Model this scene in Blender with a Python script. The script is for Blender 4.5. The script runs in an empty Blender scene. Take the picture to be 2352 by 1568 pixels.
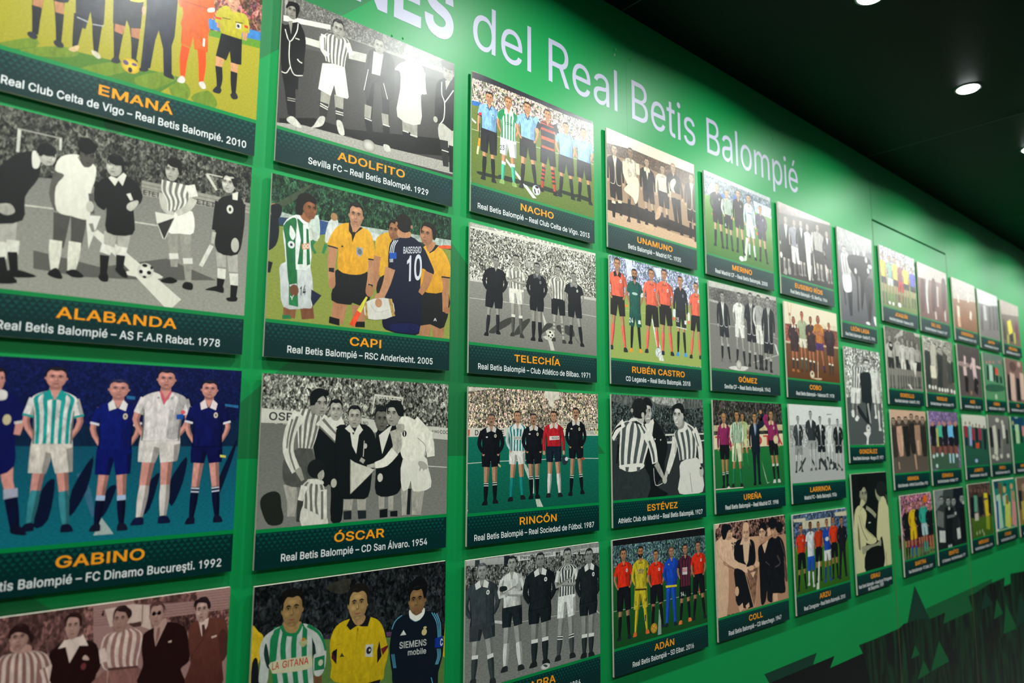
# A green display wall hung with rows of captioned photo boards, seen along the wall
# from a corridor with a dark ceiling and recessed downlights.
import bpy, math, random
from mathutils import Matrix, Vector
random.seed(7)

# ------------------------------------------------------------------ camera, world, exposure
S = 0.4                       # metres per board width
EYE = 1.55                    # eye height; wall coordinate Y grows downwards, 1.1516 = eye level
def W(x, y, d=0.0):           # wall coordinates (in board widths) -> world; d = distance out from the board fronts, metres
    return (x * S, -d, EYE - (y - 1.1516) * S)
sc = bpy.context.scene
cam_data = bpy.data.cameras.new('camera')
cam = bpy.data.objects.new('camera', cam_data)
sc.collection.objects.link(cam); sc.camera = cam
cam_data.sensor_width = 36.0
cam_data.lens = 1642.43 * 36.0 / 2352.0
cam_data.clip_start = 0.02
right = Vector((0.75286979, -0.65816089, 0.00336351))
down = Vector((0.08869218, 0.09638849, -0.99138436))
fwd = Vector((0.65216622, 0.74668166, 0.13094171))
m = Matrix((right, -down, -fwd)).transposed().to_4x4()
m.translation = Vector((-2.30570625 * S, -2.98640053 * S, EYE))
cam.matrix_world = m
cam_data.dof.use_dof = True
cam_data.dof.focus_distance = 1.62
cam_data.dof.aperture_fstop = 2.9

world = bpy.data.worlds.new('world'); sc.world = world; world.use_nodes = True
world.node_tree.nodes['Background'].inputs[0].default_value = (0.35, 0.42, 0.45, 1)
world.node_tree.nodes['Background'].inputs[1].default_value = 0.03
sc.view_settings.view_transform = 'Standard'
sc.view_settings.look = 'None'
sc.view_settings.gamma = 1.0
sc.view_settings.use_curve_mapping = False
sc.view_settings.exposure = 0.0

CEIL = -1.78
POWER = 10.6
FILL_POWER = 7.4
LAMPS = [(0.51 + 1.95 * (k - 2), 1.2, POWER) for k in range(13)] + [(0.47 + 1.95 * (k - 2), 4.6, FILL_POWER) for k in range(11)]  # second row is added out of view as fill to brighten the wall

# ------------------------------------------------------------------ helpers
COL = sc.collection
def lin(c):
    c /= 255.0
    return c / 12.92 if c <= 0.04045 else ((c + 0.055) / 1.055) ** 2.4
def hexc(h):
    if len(h) == 2: h = h * 3
    return tuple(lin(int(h[i:i + 2], 16)) for i in (0, 2, 4))
def mesh_obj(name, verts, faces, mats, parent=None, mi=None, smooth=False):
    me = bpy.data.meshes.new(name)
    me.from_pydata(verts, [], faces)
    for mt in (mats if isinstance(mats, (list, tuple)) else [mats]): me.materials.append(mt)
    if mi is not None: me.polygons.foreach_set('material_index', mi)
    if smooth: me.polygons.foreach_set('use_smooth', [True] * len(me.polygons))
    me.update()
    o = bpy.data.objects.new(name, me); COL.objects.link(o)
    if parent: o.parent = parent
    return o
def box_data(a, b, V=None, F=None):
    V = [] if V is None else V; F = [] if F is None else F
    n = len(V)
    for z in (a[2], b[2]):
        for y in (a[1], b[1]):
            for x in (a[0], b[0]): V.append((x, y, z))
    for q in ((0, 2, 3, 1), (4, 5, 7, 6), (0, 1, 5, 4), (2, 6, 7, 3), (0, 4, 6, 2), (1, 3, 7, 5)): F.append(tuple(n + i for i in q))
    return V, F
def tag(o, label=None, cat=None, group=None, kind=None):
    if label: o['label'] = label
    if cat: o['category'] = cat
    if group: o['group'] = group
    if kind: o['kind'] = kind
    return o
class NT:
    def __init__(s, name):
        s.m = bpy.data.materials.new(name); s.m.use_nodes = True
        s.t = s.m.node_tree; s.b = s.t.nodes['Principled BSDF']
    def n(s, typ, **kw):
        nd = s.t.nodes.new(typ)
        for k, v in kw.items():
            if k.startswith('i_'): nd.inputs[k[2:].replace('_', ' ')].default_value = v
            else: setattr(nd, k, v)
        return nd
    def l(s, a, b): s.t.links.new(a, b)
    def math(s, op, a, b=None, clamp=False):
        nd = s.t.nodes.new('ShaderNodeMath'); nd.operation = op; nd.use_clamp = clamp
        for i, v in enumerate((a, b)):
            if v is None: continue
            if isinstance(v, (int, float)): nd.inputs[i].default_value = v
            else: s.l(v, nd.inputs[i])
        return nd.outputs[0]
    def mix(s, typ, f, a, b):
        nd = s.t.nodes.new('ShaderNodeMix'); nd.data_type = 'RGBA'; nd.blend_type = typ
        for sock, v in ((nd.inputs[0], f), (nd.inputs[6], a), (nd.inputs[7], b)):
            if isinstance(v, (int, float)): sock.default_value = v
            elif isinstance(v, tuple): sock.default_value = v if len(v) == 4 else v + (1,)
            else: s.l(v, sock)
        return nd.outputs[2]
def simple(name, col, rough=0.5, spec=0.5, metal=0.0, noise=0.0, nscale=30.0, bump=0.0):
    t = NT(name)
    t.b.inputs['Roughness'].default_value = rough
    t.b.inputs['Specular IOR Level'].default_value = spec
    t.b.inputs['Metallic'].default_value = metal
    c = hexc(col)
    tc = t.n('ShaderNodeTexCoord')
    nz = t.n('ShaderNodeTexNoise', i_Scale=nscale, i_Detail=4.0)
    t.l(tc.outputs['Object'], nz.inputs['Vector'])
    f = t.math('MULTIPLY_ADD', nz.outputs[0], noise); 
    f.node.inputs[2].default_value = 1.0 - noise / 2
    g = t.n('ShaderNodeCombineColor')
    for i in range(3): t.l(f, g.inputs[i])
    t.l(t.mix('MULTIPLY', 1.0, c, g.outputs[0]), t.b.inputs['Base Color'])
    if bump:
        bp = t.n('ShaderNodeBump', i_Strength=bump, i_Distance=0.001)
        n2 = t.n('ShaderNodeTexNoise', i_Scale=900.0, i_Detail=2.0)
        t.l(tc.outputs['Object'], n2.inputs['Vector'])
        t.l(n2.outputs[0], bp.inputs['Height']); t.l(bp.outputs[0], t.b.inputs['Normal'])
    return t.m

# ------------------------------------------------------------------ materials
PR_ROUGH, PR_SPEC = 0.28, 0.40
def print_material(name, mode):
    t = NT(name)
    t.b.inputs['Roughness'].default_value = PR_ROUGH
    t.b.inputs['Specular IOR Level'].default_value = PR_SPEC
    at = t.n('ShaderNodeAttribute', attribute_name='Col')
    tx = t.n('ShaderNodeAttribute', attribute_name='Tex')
    sp = t.n('ShaderNodeSeparateColor'); t.l(tx.outputs['Color'], sp.inputs[0])
    scale, sat, con = sp.outputs[0], sp.outputs[1], sp.outputs[2]
    tc = t.n('ShaderNodeTexCoord')
    oi = t.n('ShaderNodeObjectInfo')
    mp = t.n('ShaderNodeMapping'); t.l(tc.outputs['Object'], mp.inputs['Vector'])
    off = t.n('ShaderNodeCombineXYZ'); t.l(t.math('MULTIPLY', oi.outputs['Random'], 50.0), off.inputs[0])
    t.l(off.outputs[0], mp.inputs['Location'])
    mp.inputs['Scale'].default_value = (1, 0, 1)
    base = at.outputs['Color']
    def gray(v):
        g = t.n('ShaderNodeCombineColor')
        for i in range(3): t.l(v, g.inputs[i])
        return g.outputs[0]
    if mode == 'crowd':
        vm = t.n('ShaderNodeVectorMath', operation='SCALE')
        m2 = t.n('ShaderNodeMapping'); m2.inputs['Scale'].default_value = (1.25, 1, 0.85)
        t.l(mp.outputs[0], m2.inputs['Vector']); t.l(m2.outputs[0], vm.inputs[0]); t.l(t.math('MULTIPLY', scale, 2500.0), vm.inputs['Scale'])
        nz = t.n('ShaderNodeTexNoise', i_Scale=0.8, i_Detail=2.0); t.l(vm.outputs[0], nz.inputs['Vector'])
        wv = t.mix('LINEAR_LIGHT', 0.5, vm.outputs[0], nz.outputs['Color'])
        vo = t.n('ShaderNodeTexVoronoi', i_Scale=1.0); t.l(wv, vo.inputs['Vector'])
        v2 = t.n('ShaderNodeTexVoronoi', i_Scale=2.3); t.l(wv, v2.inputs['Vector'])
        s1 = t.n('ShaderNodeSeparateColor'); t.l(vo.outputs['Color'], s1.inputs[0])
        s2 = t.n('ShaderNodeSeparateColor'); t.l(v2.outputs['Color'], s2.inputs[0])
        v = t.math('POWER', t.math('ADD', t.math('MULTIPLY', s1.outputs[0], 0.5), t.math('MULTIPLY', s2.outputs[1], 0.5)), 2.6)
        big = t.n('ShaderNodeTexNoise', i_Scale=9.0, i_Detail=2.0); t.l(mp.outputs[0], big.inputs['Vector'])
        v = t.math('MULTIPLY', v, t.math('MULTIPLY', big.outputs[0], 9.0))
        v = t.math('ADD', t.math('MULTIPLY', t.math('SUBTRACT', v, 1.0), con), 1.0)
        v = t.math('MAXIMUM', v, 0.03)
        mono = t.mix('MULTIPLY', 1.0, base, gray(v))
        hs = t.n('ShaderNodeHueSaturation', i_Saturation=0.85, i_Value=1.5); t.l(vo.outputs['Color'], hs.inputs['Color'])
        colr = t.mix('MULTIPLY', 1.0, mono, hs.outputs[0])
        res = t.mix('MIX', sat, mono, colr)
    elif mode == 'ground':
        vm = t.n('ShaderNodeVectorMath', operation='SCALE')
        m2 = t.n('ShaderNodeMapping'); m2.inputs['Scale'].default_value = (0.6, 1, 1.5)
        t.l(mp.outputs[0], m2.inputs['Vector']); t.l(m2.outputs[0], vm.inputs[0]); t.l(t.math('MULTIPLY', scale, 2500.0), vm.inputs['Scale'])
        nz = t.n('ShaderNodeTexNoise', i_Scale=1.0, i_Detail=6.0, i_Roughness=0.75); t.l(vm.outputs[0], nz.inputs['Vector'])
        v = t.math('SUBTRACT', nz.outputs[0], 0.5)
        v = t.math('MULTIPLY', v, t.math('MULTIPLY', con, 5.5))
        v = t.math('MAXIMUM', t.math('ADD', v, 1.0), 0.05)
        res = t.mix('MULTIPLY', 1.0, base, gray(v))
    else:
        m2 = t.n('ShaderNodeMapping'); m2.inputs['Scale'].default_value = (1.6, 1, 0.7)
        t.l(mp.outputs[0], m2.inputs['Vector'])
        nz = t.n('ShaderNodeTexNoise', i_Scale=75.0, i_Detail=4.0, i_Roughness=0.6, i_Distortion=0.6); t.l(m2.outputs[0], nz.inputs['Vector'])
        v = t.math('SUBTRACT', nz.outputs[0], 0.5)
        v = t.math('ADD', t.math('MULTIPLY', v, t.math('MULTIPLY', con, 3.4)), 1.0)
        m3 = t.n('ShaderNodeMapping'); m3.inputs['Scale'].default_value = (1.3, 1, 0.6); t.l(mp.outputs[0], m3.inputs['Vector'])
        n3 = t.n('ShaderNodeTexNoise', i_Scale=55.0, i_Detail=2.0, i_Distortion=1.5); t.l(m3.outputs[0], n3.inputs['Vector'])
        cr = t.math('MULTIPLY', t.math('ABSOLUTE', t.math('SUBTRACT', n3.outputs[0], 0.5)), 14.0, True)
        cr = t.math('MULTIPLY', t.math('SUBTRACT', 1.0, cr), t.math('MULTIPLY', con, 0.45))
        v = t.math('MAXIMUM', t.math('MULTIPLY', v, t.math('SUBTRACT', 1.0, cr)), 0.1)
        res = t.mix('MULTIPLY', 1.0, base, gray(v))
    # film grain
    gr = t.n('ShaderNodeTexNoise', i_Scale=1300.0, i_Detail=1.0); t.l(mp.outputs[0], gr.inputs['Vector'])
    g = t.math('ADD', t.math('MULTIPLY', t.math('SUBTRACT', gr.outputs[0], 0.5), 0.5), 1.0)
    res = t.mix('MULTIPLY', 1.0, res, gray(g))
    t.l(res, t.b.inputs['Base Color'])
    # sandy anti-glare laminate
    bp = t.n('ShaderNodeBump', i_Strength=0.35, i_Distance=0.0004)
    bn = t.n('ShaderNodeTexNoise', i_Scale=1500.0, i_Detail=1.0); t.l(tc.outputs['Object'], bn.inputs['Vector'])
    t.l(bn.outputs[0], bp.inputs['Height']); t.l(bp.outputs[0], t.b.inputs['Normal'])
    return t.m
M_FIG = print_material('print_figures', 'figure')
M_CROWD = print_material('print_crowd', 'crowd')
M_GROUND = print_material('print_ground', 'ground')
M_FOAM = simple('foam_board_edge', 'cdc9b8', 0.7, 0.3, noise=0.25, nscale=120)
M_BAND = simple('caption_strip_print', '002a29', PR_ROUGH, PR_SPEC, noise=0.1, bump=0.3)
M_TRI = simple('caption_triangles', '044840', PR_ROUGH, PR_SPEC, noise=0.1, bump=0.3)
M_LINE = simple('caption_green_line', '00803f', PR_ROUGH, PR_SPEC, noise=0.05, bump=0.3)
M_ORANGE = simple('orange_ink', 'f29a1f', PR_ROUGH, PR_SPEC, noise=0.05)
M_WHITE = simple('white_ink', 'e2e6e4', PR_ROUGH, PR_SPEC, noise=0.05)
M_TITLE = simple('title_vinyl', 'b0b0c6', 0.45, 0.5, noise=0.05)

# ------------------------------------------------------------------ lettering
FONT = None
try:
    FONT = bpy.data.fonts.load(bpy.utils.resource_path('LOCAL') + '/datafiles/fonts/Inter.woff2')
except Exception:
    FONT = None
from mathutils.geometry import delaunay_2d_cdt
_gc, _tc = {}, {}
def contours(st, res):
    """outlines of a piece of lettering as closed point lists, pen origin at 0"""
    c = bpy.data.curves.new('lettering', 'FONT'); c.body = st
    if FONT: c.font = FONT
    o = bpy.data.objects.new('lettering', c); COL.objects.link(o)
    cu = o.to_curve(bpy.context.evaluated_depsgraph_get(), apply_modifiers=False)
    out = []
    for sp in cu.splines:
        pts = []
        bz = sp.bezier_points; n = len(bz)
        for i in range(n):
            p, q = bz[i], bz[(i + 1) % n]
            a, b, d, e = p.co, p.handle_right, q.handle_left, q.co
            flat = ((b - a).cross(e - a)).length + ((d - a).cross(e - a)).length < 1e-5
            for k in range(1 if flat else res):
                t = k / res; u = 1 - t
                w = a * u ** 3 + b * 3 * u * u * t + d * 3 * u * t * t + e * t ** 3
                if not pts or math.hypot(w.x - pts[-1][0], w.y - pts[-1][1]) > 1e-4: pts.append((w.x, w.y))
        if len(pts) > 2 and math.hypot(pts[0][0] - pts[-1][0], pts[0][1] - pts[-1][1]) < 1e-4: pts.pop()
        if len(pts) > 2: out.append(pts)
    o.to_curve_clear(); bpy.data.objects.remove(o); bpy.data.curves.remove(c)
    return out
def glyph(c, weight, res):
    k = (c, weight, res)
    if k in _gc: return _gc[k]
    cs = [] if c == ' ' else contours(c, res)
    PLAIN = {'I': [[(.09, 0), (.182, 0), (.182, .727), (.09, .727)]], 'l': [[(.075, 0), (.163, 0), (.163, .75), (.075, .75)]],
             '1': [[(.255, 0), (.345, 0), (.345, .727), (.28, .727), (.235, .655), (.09, .585), (.09, .52), (.255, .575)]]}
    PLAIN = {k: [[(p[0] * .7, p[1] * .7) for p in q] for q in v] for k, v in PLAIN.items()}
    if c in PLAIN: cs = [list(q) for q in PLAIN[c]]; _gc[('adv', c)] = {'I': .19, 'l': .167, '1': .37}[c]
    if c == 'Í':
        cs = [[(.075, .56), (.135, .56), (.225, .69), (.125, .69)], list(PLAIN['I'][0])]; _gc[('adv', c)] = .19
    if ('adv', c) not in _gc:
        m0 = min(p[0] for q in contours('l', 1) for p in q)
        ref = contours(c + 'l', 1)
        _gc[('adv', c)] = max(min(p[0] for p in q) for q in ref) - m0 if c != ' ' else min(p[0] for q in contours(' l', 1) for p in q) - m0
    if weight:
        area = sum(sum(p[0] * q[1] - q[0] * p[1] for p, q in zip(cc, cc[1:] + cc[:1])) for cc in cs)
        sg = 1 if area > 0 else -1
        for j, cc in enumerate(cs):
            n = len(cc); r = []
            for i in range(n):
                a, b, d = cc[i - 1], cc[i], cc[(i + 1) % n]
                e1 = (b[0] - a[0], b[1] - a[1]); e2 = (d[0] - b[0], d[1] - b[1])
                l1, l2 = math.hypot(*e1) or 1, math.hypot(*e2) or 1
                nx, ny = e1[1] / l1 + e2[1] / l2, -(e1[0] / l1 + e2[0] / l2); dd = (nx * nx + ny * ny) / 2
                kf = min(1.0 / max(dd, .35), 2.5) * weight * sg
                r.append((b[0] + nx * kf, b[1] + ny * kf))
            cs[j] = r
    V, F = [], []
    if cs:
        co, ed = [], []
        for cc in cs:
            b = len(co); co += [Vector(p) for p in cc]; ed += [(b + i, b + (i + 1) % len(cc)) for i in range(len(cc))]
        vv, _, ff, _, _, _ = delaunay_2d_cdt(co, ed, [], 0, 1e-6)
        E_ = [(co[i], co[j]) for i, j in ed]
        V = [(v.x, v.y) for v in vv]
        for f in ff:
            x = sum(V[i][0] for i in f) / len(f); y = sum(V[i][1] for i in f) / len(f); wn = 0
            for p, q in E_:
                if p.y <= y < q.y and (q.x - p.x) * (y - p.y) - (x - p.x) * (q.y - p.y) > 0: wn += 1
                elif q.y <= y < p.y and (q.x - p.x) * (y - p.y) - (x - p.x) * (q.y - p.y) < 0: wn -= 1
            if wn: F.append(tuple(f))
        used = sorted({i for f in F for i in f}); mp = {v: i for i, v in enumerate(used)}
        V = [V[i] for i in used]; F = [tuple(mp[i] for i in f) for f in F]
    _gc[k] = (V, F, _gc[('adv', c)]); return _gc[k]
def text_geo(st, weight=0.0, res=3):
    """flat lettering as (verts2d, faces, width, cap height) in em units, left edge at 0"""
    k = (st, weight, res)
    if k in _tc: return _tc[k]
    V, F, x = [], [], 0.0
    for c in st:
        v, f, adv = glyph(c, weight, res)
        b = len(V); V += [(p[0] + x, p[1]) for p in v]; F += [tuple(i + b for i in q) for q in f]; x += adv + weight
    if not V: V = [(0, 0), (x, 0)]
    x0 = min(v[0] for v in V); x1 = max(v[0] for v in V)
    V = [(v[0] - x0, v[1]) for v in V]
    _tc[k] = (V, F, max(x1 - x0, 1e-6), 0.5087)
    return _tc[k]

# ------------------------------------------------------------------ the flat prints
# A print is drawn like a cut-paper picture: flat coloured shapes in board coordinates
# (thousandths of a board width, v downwards), each lying a hair above what it covers.
PH = 650
class Print:
    def __init__(s, w):
        s.w = w; s.V = []; s.F = []; s.C = []; s.T = []; s.M = []
        s.gw, s.gh = 70, 46
        s.grid = [[0] * s.gw for _ in range(s.gh)]
        s.hold = None
    def layer(s, pts):
        xs = [p[0] for p in pts]; ys = [p[1] for p in pts]
        a = max(0, int(min(xs) / s.w * s.gw)); b = min(s.gw - 1, int(max(xs) / s.w * s.gw))
        c = max(0, int(min(ys) / PH * s.gh)); d = min(s.gh - 1, int(max(ys) / PH * s.gh))
        L = 0
        for r in range(c, d + 1):
            row = s.grid[r]
            for q in range(a, b + 1):
                if row[q] > L: L = row[q]
        L += 1
        for r in range(c, d + 1):
            row = s.grid[r]
            for q in range(a, b + 1): row[q] = L
        return L
    def clip(s, pts):
        for ax, lim, sg in ((0, 0, 1), (0, s.w, -1), (1, 0, 1), (1, PH, -1)):
            out = []
            n = len(pts)
            if n < 3: return []
            for i in range(n):
                p, q = pts[i], pts[(i + 1) % n]
                ip = (p[ax] - lim) * sg >= 0; iq = (q[ax] - lim) * sg >= 0
                if ip: out.append(p)
                if ip != iq:
                    k = (lim - p[ax]) / (q[ax] - p[ax])
                    out.append((p[0] + k * (q[0] - p[0]), p[1] + k * (q[1] - p[1])))
            pts = out
        return pts if len(pts) >= 3 else []
    def raw(s, pts, colf, tex=(0, 0, 0), mat=0, L=None):
        pts = s.clip(pts)
        if not pts: return
        if L is None: L = s.layer(pts)
        n = len(s.V)
        for p in pts:
            s.V.append((p[0], p[1], L)); s.C.append(colf(p) if callable(colf) else colf); s.T.append(tex)
        s.F.append(tuple(range(n, n + len(pts)))); s.M.append(mat)
    # smooth outline through the points
    @staticmethod
    def curve(pts, closed=True, k=3):
        n = len(pts); out = []
        rng = range(n) if closed else range(n - 1)
        for i in rng:
            if closed: p0, p1, p2, p3 = pts[i - 1], pts[i], pts[(i + 1) % n], pts[(i + 2) % n]
            else: p0, p1, p2, p3 = pts[max(i - 1, 0)], pts[i], pts[i + 1], pts[min(i + 2, n - 1)]
            for j in range(k):
                t = j / k; t2 = t * t; t3 = t2 * t
                out.append(tuple(0.5 * (2 * p1[a] + (p2[a] - p0[a]) * t + (2 * p0[a] - 5 * p1[a] + 4 * p2[a] - p3[a]) * t2 + (3 * p1[a] - p0[a] - 3 * p2[a] + p3[a]) * t3) for a in range(len(p1))))
        if not closed: out.append(pts[-1])
        return out
    def poly(s, col, pts, smooth=1, tex=0.3, col2=None, mat=0, t3=None):
        if smooth and len(pts) > 3: pts = s.curve(pts)
        a = hexc(col)
        if col2:
            b = hexc(col2); y0 = max(0, min(p[1] for p in pts)); y1 = min(PH, max(p[1] for p in pts))
            f = lambda p: tuple(a[i] + (b[i] - a[i]) * (p[1] - y0) / max(y1 - y0, 1e-6) for i in range(3))
        else: f = a
        s.raw(pts, f, t3 or (0, 0, tex), mat)
    def ell(s, col, x, y, rx, ry, col2=None, tex=0.0, n=18, rot=0.0):
        a = hexc(col); b = hexc(col2) if col2 else a
        cr, sr = math.cos(rot), math.sin(rot)
        def pt(k, ang):
            ex, ey = rx * k * math.cos(ang), ry * k * math.sin(ang)
            return (x + ex * cr - ey * sr, y + ex * sr + ey * cr)
        ring = [pt(1, 2 * math.pi * i / n) for i in range(n)]
        if not col2: s.raw(ring, a, (0, 0, tex)); return
        if not s.clip(ring): return
        L = s.layer(s.clip(ring))
        s.raw([pt(.35, 2 * math.pi * i / n) for i in range(n)], a, (0, 0, tex), 0, L)
        for i in range(n):
            t0, t1 = 2 * math.pi * i / n, 2 * math.pi * (i + 1) / n
            q = [pt(.35, t0), pt(1, t0), pt(1, t1), pt(.35, t1)]
            q2 = s.clip(q)
            if not q2: continue
            def f(p):
                dx, dy = p[0] - x, p[1] - y
                ux, uy = (dx * cr + dy * sr) / rx, (-dx * sr + dy * cr) / ry
                k = min(max((math.hypot(ux, uy) - .35) / .65, 0), 1)
                return tuple(a[i] + (b[i] - a[i]) * k for i in range(3))
            s.raw(q, f, (0, 0, tex), 0, L)
    def stroke(s, col, pts, widths, tex=0.3, smooth=1, col2=None, shade=None):
        q = [(p[0], p[1], w) for p, w in zip(pts, widths)]
        if smooth and len(q) > 2: q = s.curve(q, False, 3)
        Lf, Rt, Md = [], [], []
        for i, (x, y, w) in enumerate(q):
            a = q[max(i - 1, 0)]; b = q[min(i + 1, len(q) - 1)]
            dx, dy = b[0] - a[0], b[1] - a[1]; d = math.hypot(dx, dy) or 1
            nx, ny = -dy / d * w / 2, dx / d * w / 2
            Lf.append((x + nx, y + ny)); Rt.append((x - nx, y - ny)); Md.append((x - nx * .25, y - ny * .25))
        s.poly(col, Lf + Rt[::-1], 0, tex, col2)
        if shade: s.poly(shade, Md + Rt[::-1], 0, tex)
    def sides(s, A, B, k):                # point rows between two outlines
        return [(a[0] + (b[0] - a[0]) * k, a[1] + (b[1] - a[1]) * k) for a, b in zip(A, B)]
    def torso(s, col, A, B, scol=None, n=4, hoop=0, tex=0.4, ph=0.25, sh=None):
        A = s.curve(A, False, 3); B = s.curve(B, False, 3)
        s.poly(col, A + B[::-1], 0, tex)
        if scol and not hoop:
            for i in range(n):
                k0 = (i + ph) / n; k1 = k0 + .5 / n
                s.poly(scol, s.sides(A, B, k0) + s.sides(A, B, min(k1, 1))[::-1], 0, tex)
        if scol and hoop:
            m = len(A) - 1
            for i in range(n):
                k0 = int((i + ph) / n * m); k1 = max(k0 + 1, int((i + ph + .5) / n * m))
                s.poly(scol, A[k0:k1 + 1] + B[k0:k1 + 1][::-1], 0, tex)
        if sh: s.poly(sh, s.sides(A, B, .8) + B[::-1], 0, tex)
    def text(s, st, x1, y1, x2, y2, h, col, weight=0.014):
        V, F, w, cap = text_geo(st, weight, 2)
        L = s.layer([(min(x1, x2), min(y1, y2) - h), (max(x1, x2), max(y1, y2))]); c = hexc(col)
        for f in F:
            s.raw([(x1 + V[i][0] / w * (x2 - x1), y1 + V[i][0] / w * (y2 - y1) - V[i][1] / cap * h) for i in f], c, (0, 0, 0), 0, L)
    # a head: oval face with modelled tones, features and hair
    def head(s, x, y, rx, ry, d=0.0, skin='d8a080', hair='241a16', st=''):
        sk = [int(skin[i:i + 2], 16) for i in (0, 2, 4)]
        def tone(k): return ''.join('%02x' % max(0, min(255, int(c * k))) for c in sk)
        dk, lt, md = tone(.62), tone(1.1), tone(.86)
        big = rx > 26
        if 'K' in st:                                     # seen from behind
            s.ell(hair, x, y - ry * .1, rx * 1.05, ry * .98, tex=.5); s.ell(md, x - rx * 1.02, y + ry * .12, rx * .16, ry * .2); s.ell(md, x + rx * 1.02, y + ry * .12, rx * .16, ry * .2)
            return
        s.ell(hair, x - d * rx * .14, y - ry * .42, rx * 1.0, ry * .66, tex=.4)
        if 'L' in st: s.ell(hair, x - d * rx * .2, y + ry * .15, rx * 1.28, ry * 1.05, tex=.4)
        if d < .45: s.ell(md, x + rx * (.95 - .1 * abs(d)) , y + ry * .05, rx * .14, ry * .17)
        if d > -.45: s.ell(md, x - rx * (.95 - .1 * abs(d)), y + ry * .05, rx * .14, ry * .17)
        face = [(-.88, -.5), (-.95, 0), (-.86, .42), (-.55, .84), (0, 1.02), (.55, .84), (.86, .42), (.95, 0), (.88, -.5), (.6, -.9), (0, -1.0), (-.6, -.9)]
        s.poly(skin, [(x + a * rx + d * rx * .1, y + b * ry) for a, b in face], 1, .15, md)
        s.poly(md, [(x + a * rx * (1 if d <= 0 else -1) + d * rx * .1, y + b * ry) for a, b in [(.95, -.5), (.95, 0), (.86, .42), (.5, .86), (.2, .98), (.5, .5), (.6, .1), (.62, -.5)]], 1, .15)
        ex = d * rx * .38
        if big:
            lo = tone(.93)
            s.ell(tone(1.1), x + ex * .5 - rx * .05, y - ry * .48, rx * .55, ry * .2, lo)
            for q in (-1, 1):
                s.ell(tone(1.06 if q * (1 if d <= 0 else -1) < 0 else .95), x + ex * .7 + q * rx * .48, y + ry * .2, rx * .3, ry * .2, lo if q < 0 else md)
                s.ell(tone(.55), x + ex + q * rx * .36, y - ry * .13, rx * .32, ry * .15, tone(.88))
            s.ell(tone(.72), x + ex, y + ry * .78, rx * .45, ry * .12, tone(.86))
            s.ell(tone(.98), x + ex, y + ry * .86, rx * .22, ry * .08, tone(.88))
        # brows and eye sockets
        for q in (-1, 1):
            cx = x + ex + q * rx * .38
            s.ell(tone(.68), cx, y - ry * .12, rx * .24, ry * .12, md if big else None)
            s.stroke(hair if sum(int(hair[i:i+2],16) for i in (0,2,4)) < 300 else dk, [(cx - rx * .22, y - ry * .2), (cx, y - ry * .27), (cx + rx * .24, y - ry * .2)], [ry * .05, ry * .1, ry * .05], 0)
            if big:
                s.ell(tone(.95), cx, y - ry * .085, rx * .13, ry * .04); s.ell('18120f', cx + d * rx * .05, y - ry * .09, rx * .065, ry * .05)
                s.stroke('201512', [(cx - rx * .17, y - ry * .09), (cx, y - ry * .15), (cx + rx * .17, y - ry * .09)], [ry * .02, ry * .035, ry * .02], 0)
        # nose, mouth, chin
        nx = x + ex * 1.35
        s.poly(tone(.74), [(nx + rx * .02, y - ry * .12), (nx + rx * .17, y + ry * .3), (nx - rx * .15, y + ry * .33), (nx - rx * .04, y + ry * .2)], 1, 0)
        s.poly(lt, [(nx - rx * .03, y - ry * .1), (nx + rx * .06, y + ry * .24), (nx - rx * .08, y + ry * .24)], 0, 0)
        if 'M' in st: s.ell(hair, x + ex, y + ry * .42, rx * .38, ry * .1)
        if 'B' in st: s.poly(hair, [(x + a * rx + d * rx * .1, y + b * ry) for a, b in [(-.93, .1), (-.86, .45), (-.5, .92), (0, 1.06), (.5, .92), (.86, .45), (.93, .1), (.6, .42), (.3, .38), (0, .42), (-.3, .38), (-.6, .42)]], 1, .3)
        s.stroke('8a4a42' if max(sk) - min(sk) > 18 else tone(.5), [(x + ex - rx * .3, y + ry * .56), (x + ex, y + ry * .59), (x + ex + rx * .3, y + ry * .56)], [ry * .04, ry * .09, ry * .04], 0)
        s.ell(md, x + ex, y + ry * .72, rx * .2, ry * .04)
        # hairline
        if 'A' in st: s.stroke(hair, [(x - rx * .98, y + ry * .05), (x - rx * .98, y - ry * .4), (x - rx * .8, y - ry * .62)], [rx * .12, rx * .2, rx * .05], .3); s.stroke(hair, [(x + rx * .98, y + ry * .05), (x + rx * .98, y - ry * .4), (x + rx * .8, y - ry * .62)], [rx * .12, rx * .2, rx * .05], .3)
        else:
            s.poly(hair, [(x + a * rx - d * rx * .12, y + b * ry) for a, b in [(-.98, -.02), (-1.04, -.5), (-.78, -.98), (-.15, -1.16), (.55, -1.08), (.98, -.62), (1.0, -.02), (.9, -.2), (.84, -.52), (.45, -.8), (-.05, -.74), (-.55, -.8), (-.86, -.5), (-.9, -.2)]], 1, .6)
            s.stroke(''.join('%02x' % min(255, int(int(hair[i:i + 2], 16) * 1.35 + 14)) for i in (0, 2, 4)), [(x - rx * .55, y - ry * .92), (x - rx * .05, y - ry * 1.02), (x + rx * .4, y - ry * .96)], [ry * .03, ry * .09, ry * .03], .6)
        if 'G' in st:
            for q in (-1, 1): s.ell('100c0c', x + ex + q * rx * .38, y - ry * .08, rx * .3, ry * .15)
            s.stroke('100c0c', [(x + ex - rx * .3, y - ry * .12), (x + ex + rx * .3, y - ry * .12)], [ry * .05] * 2, 0)
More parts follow.
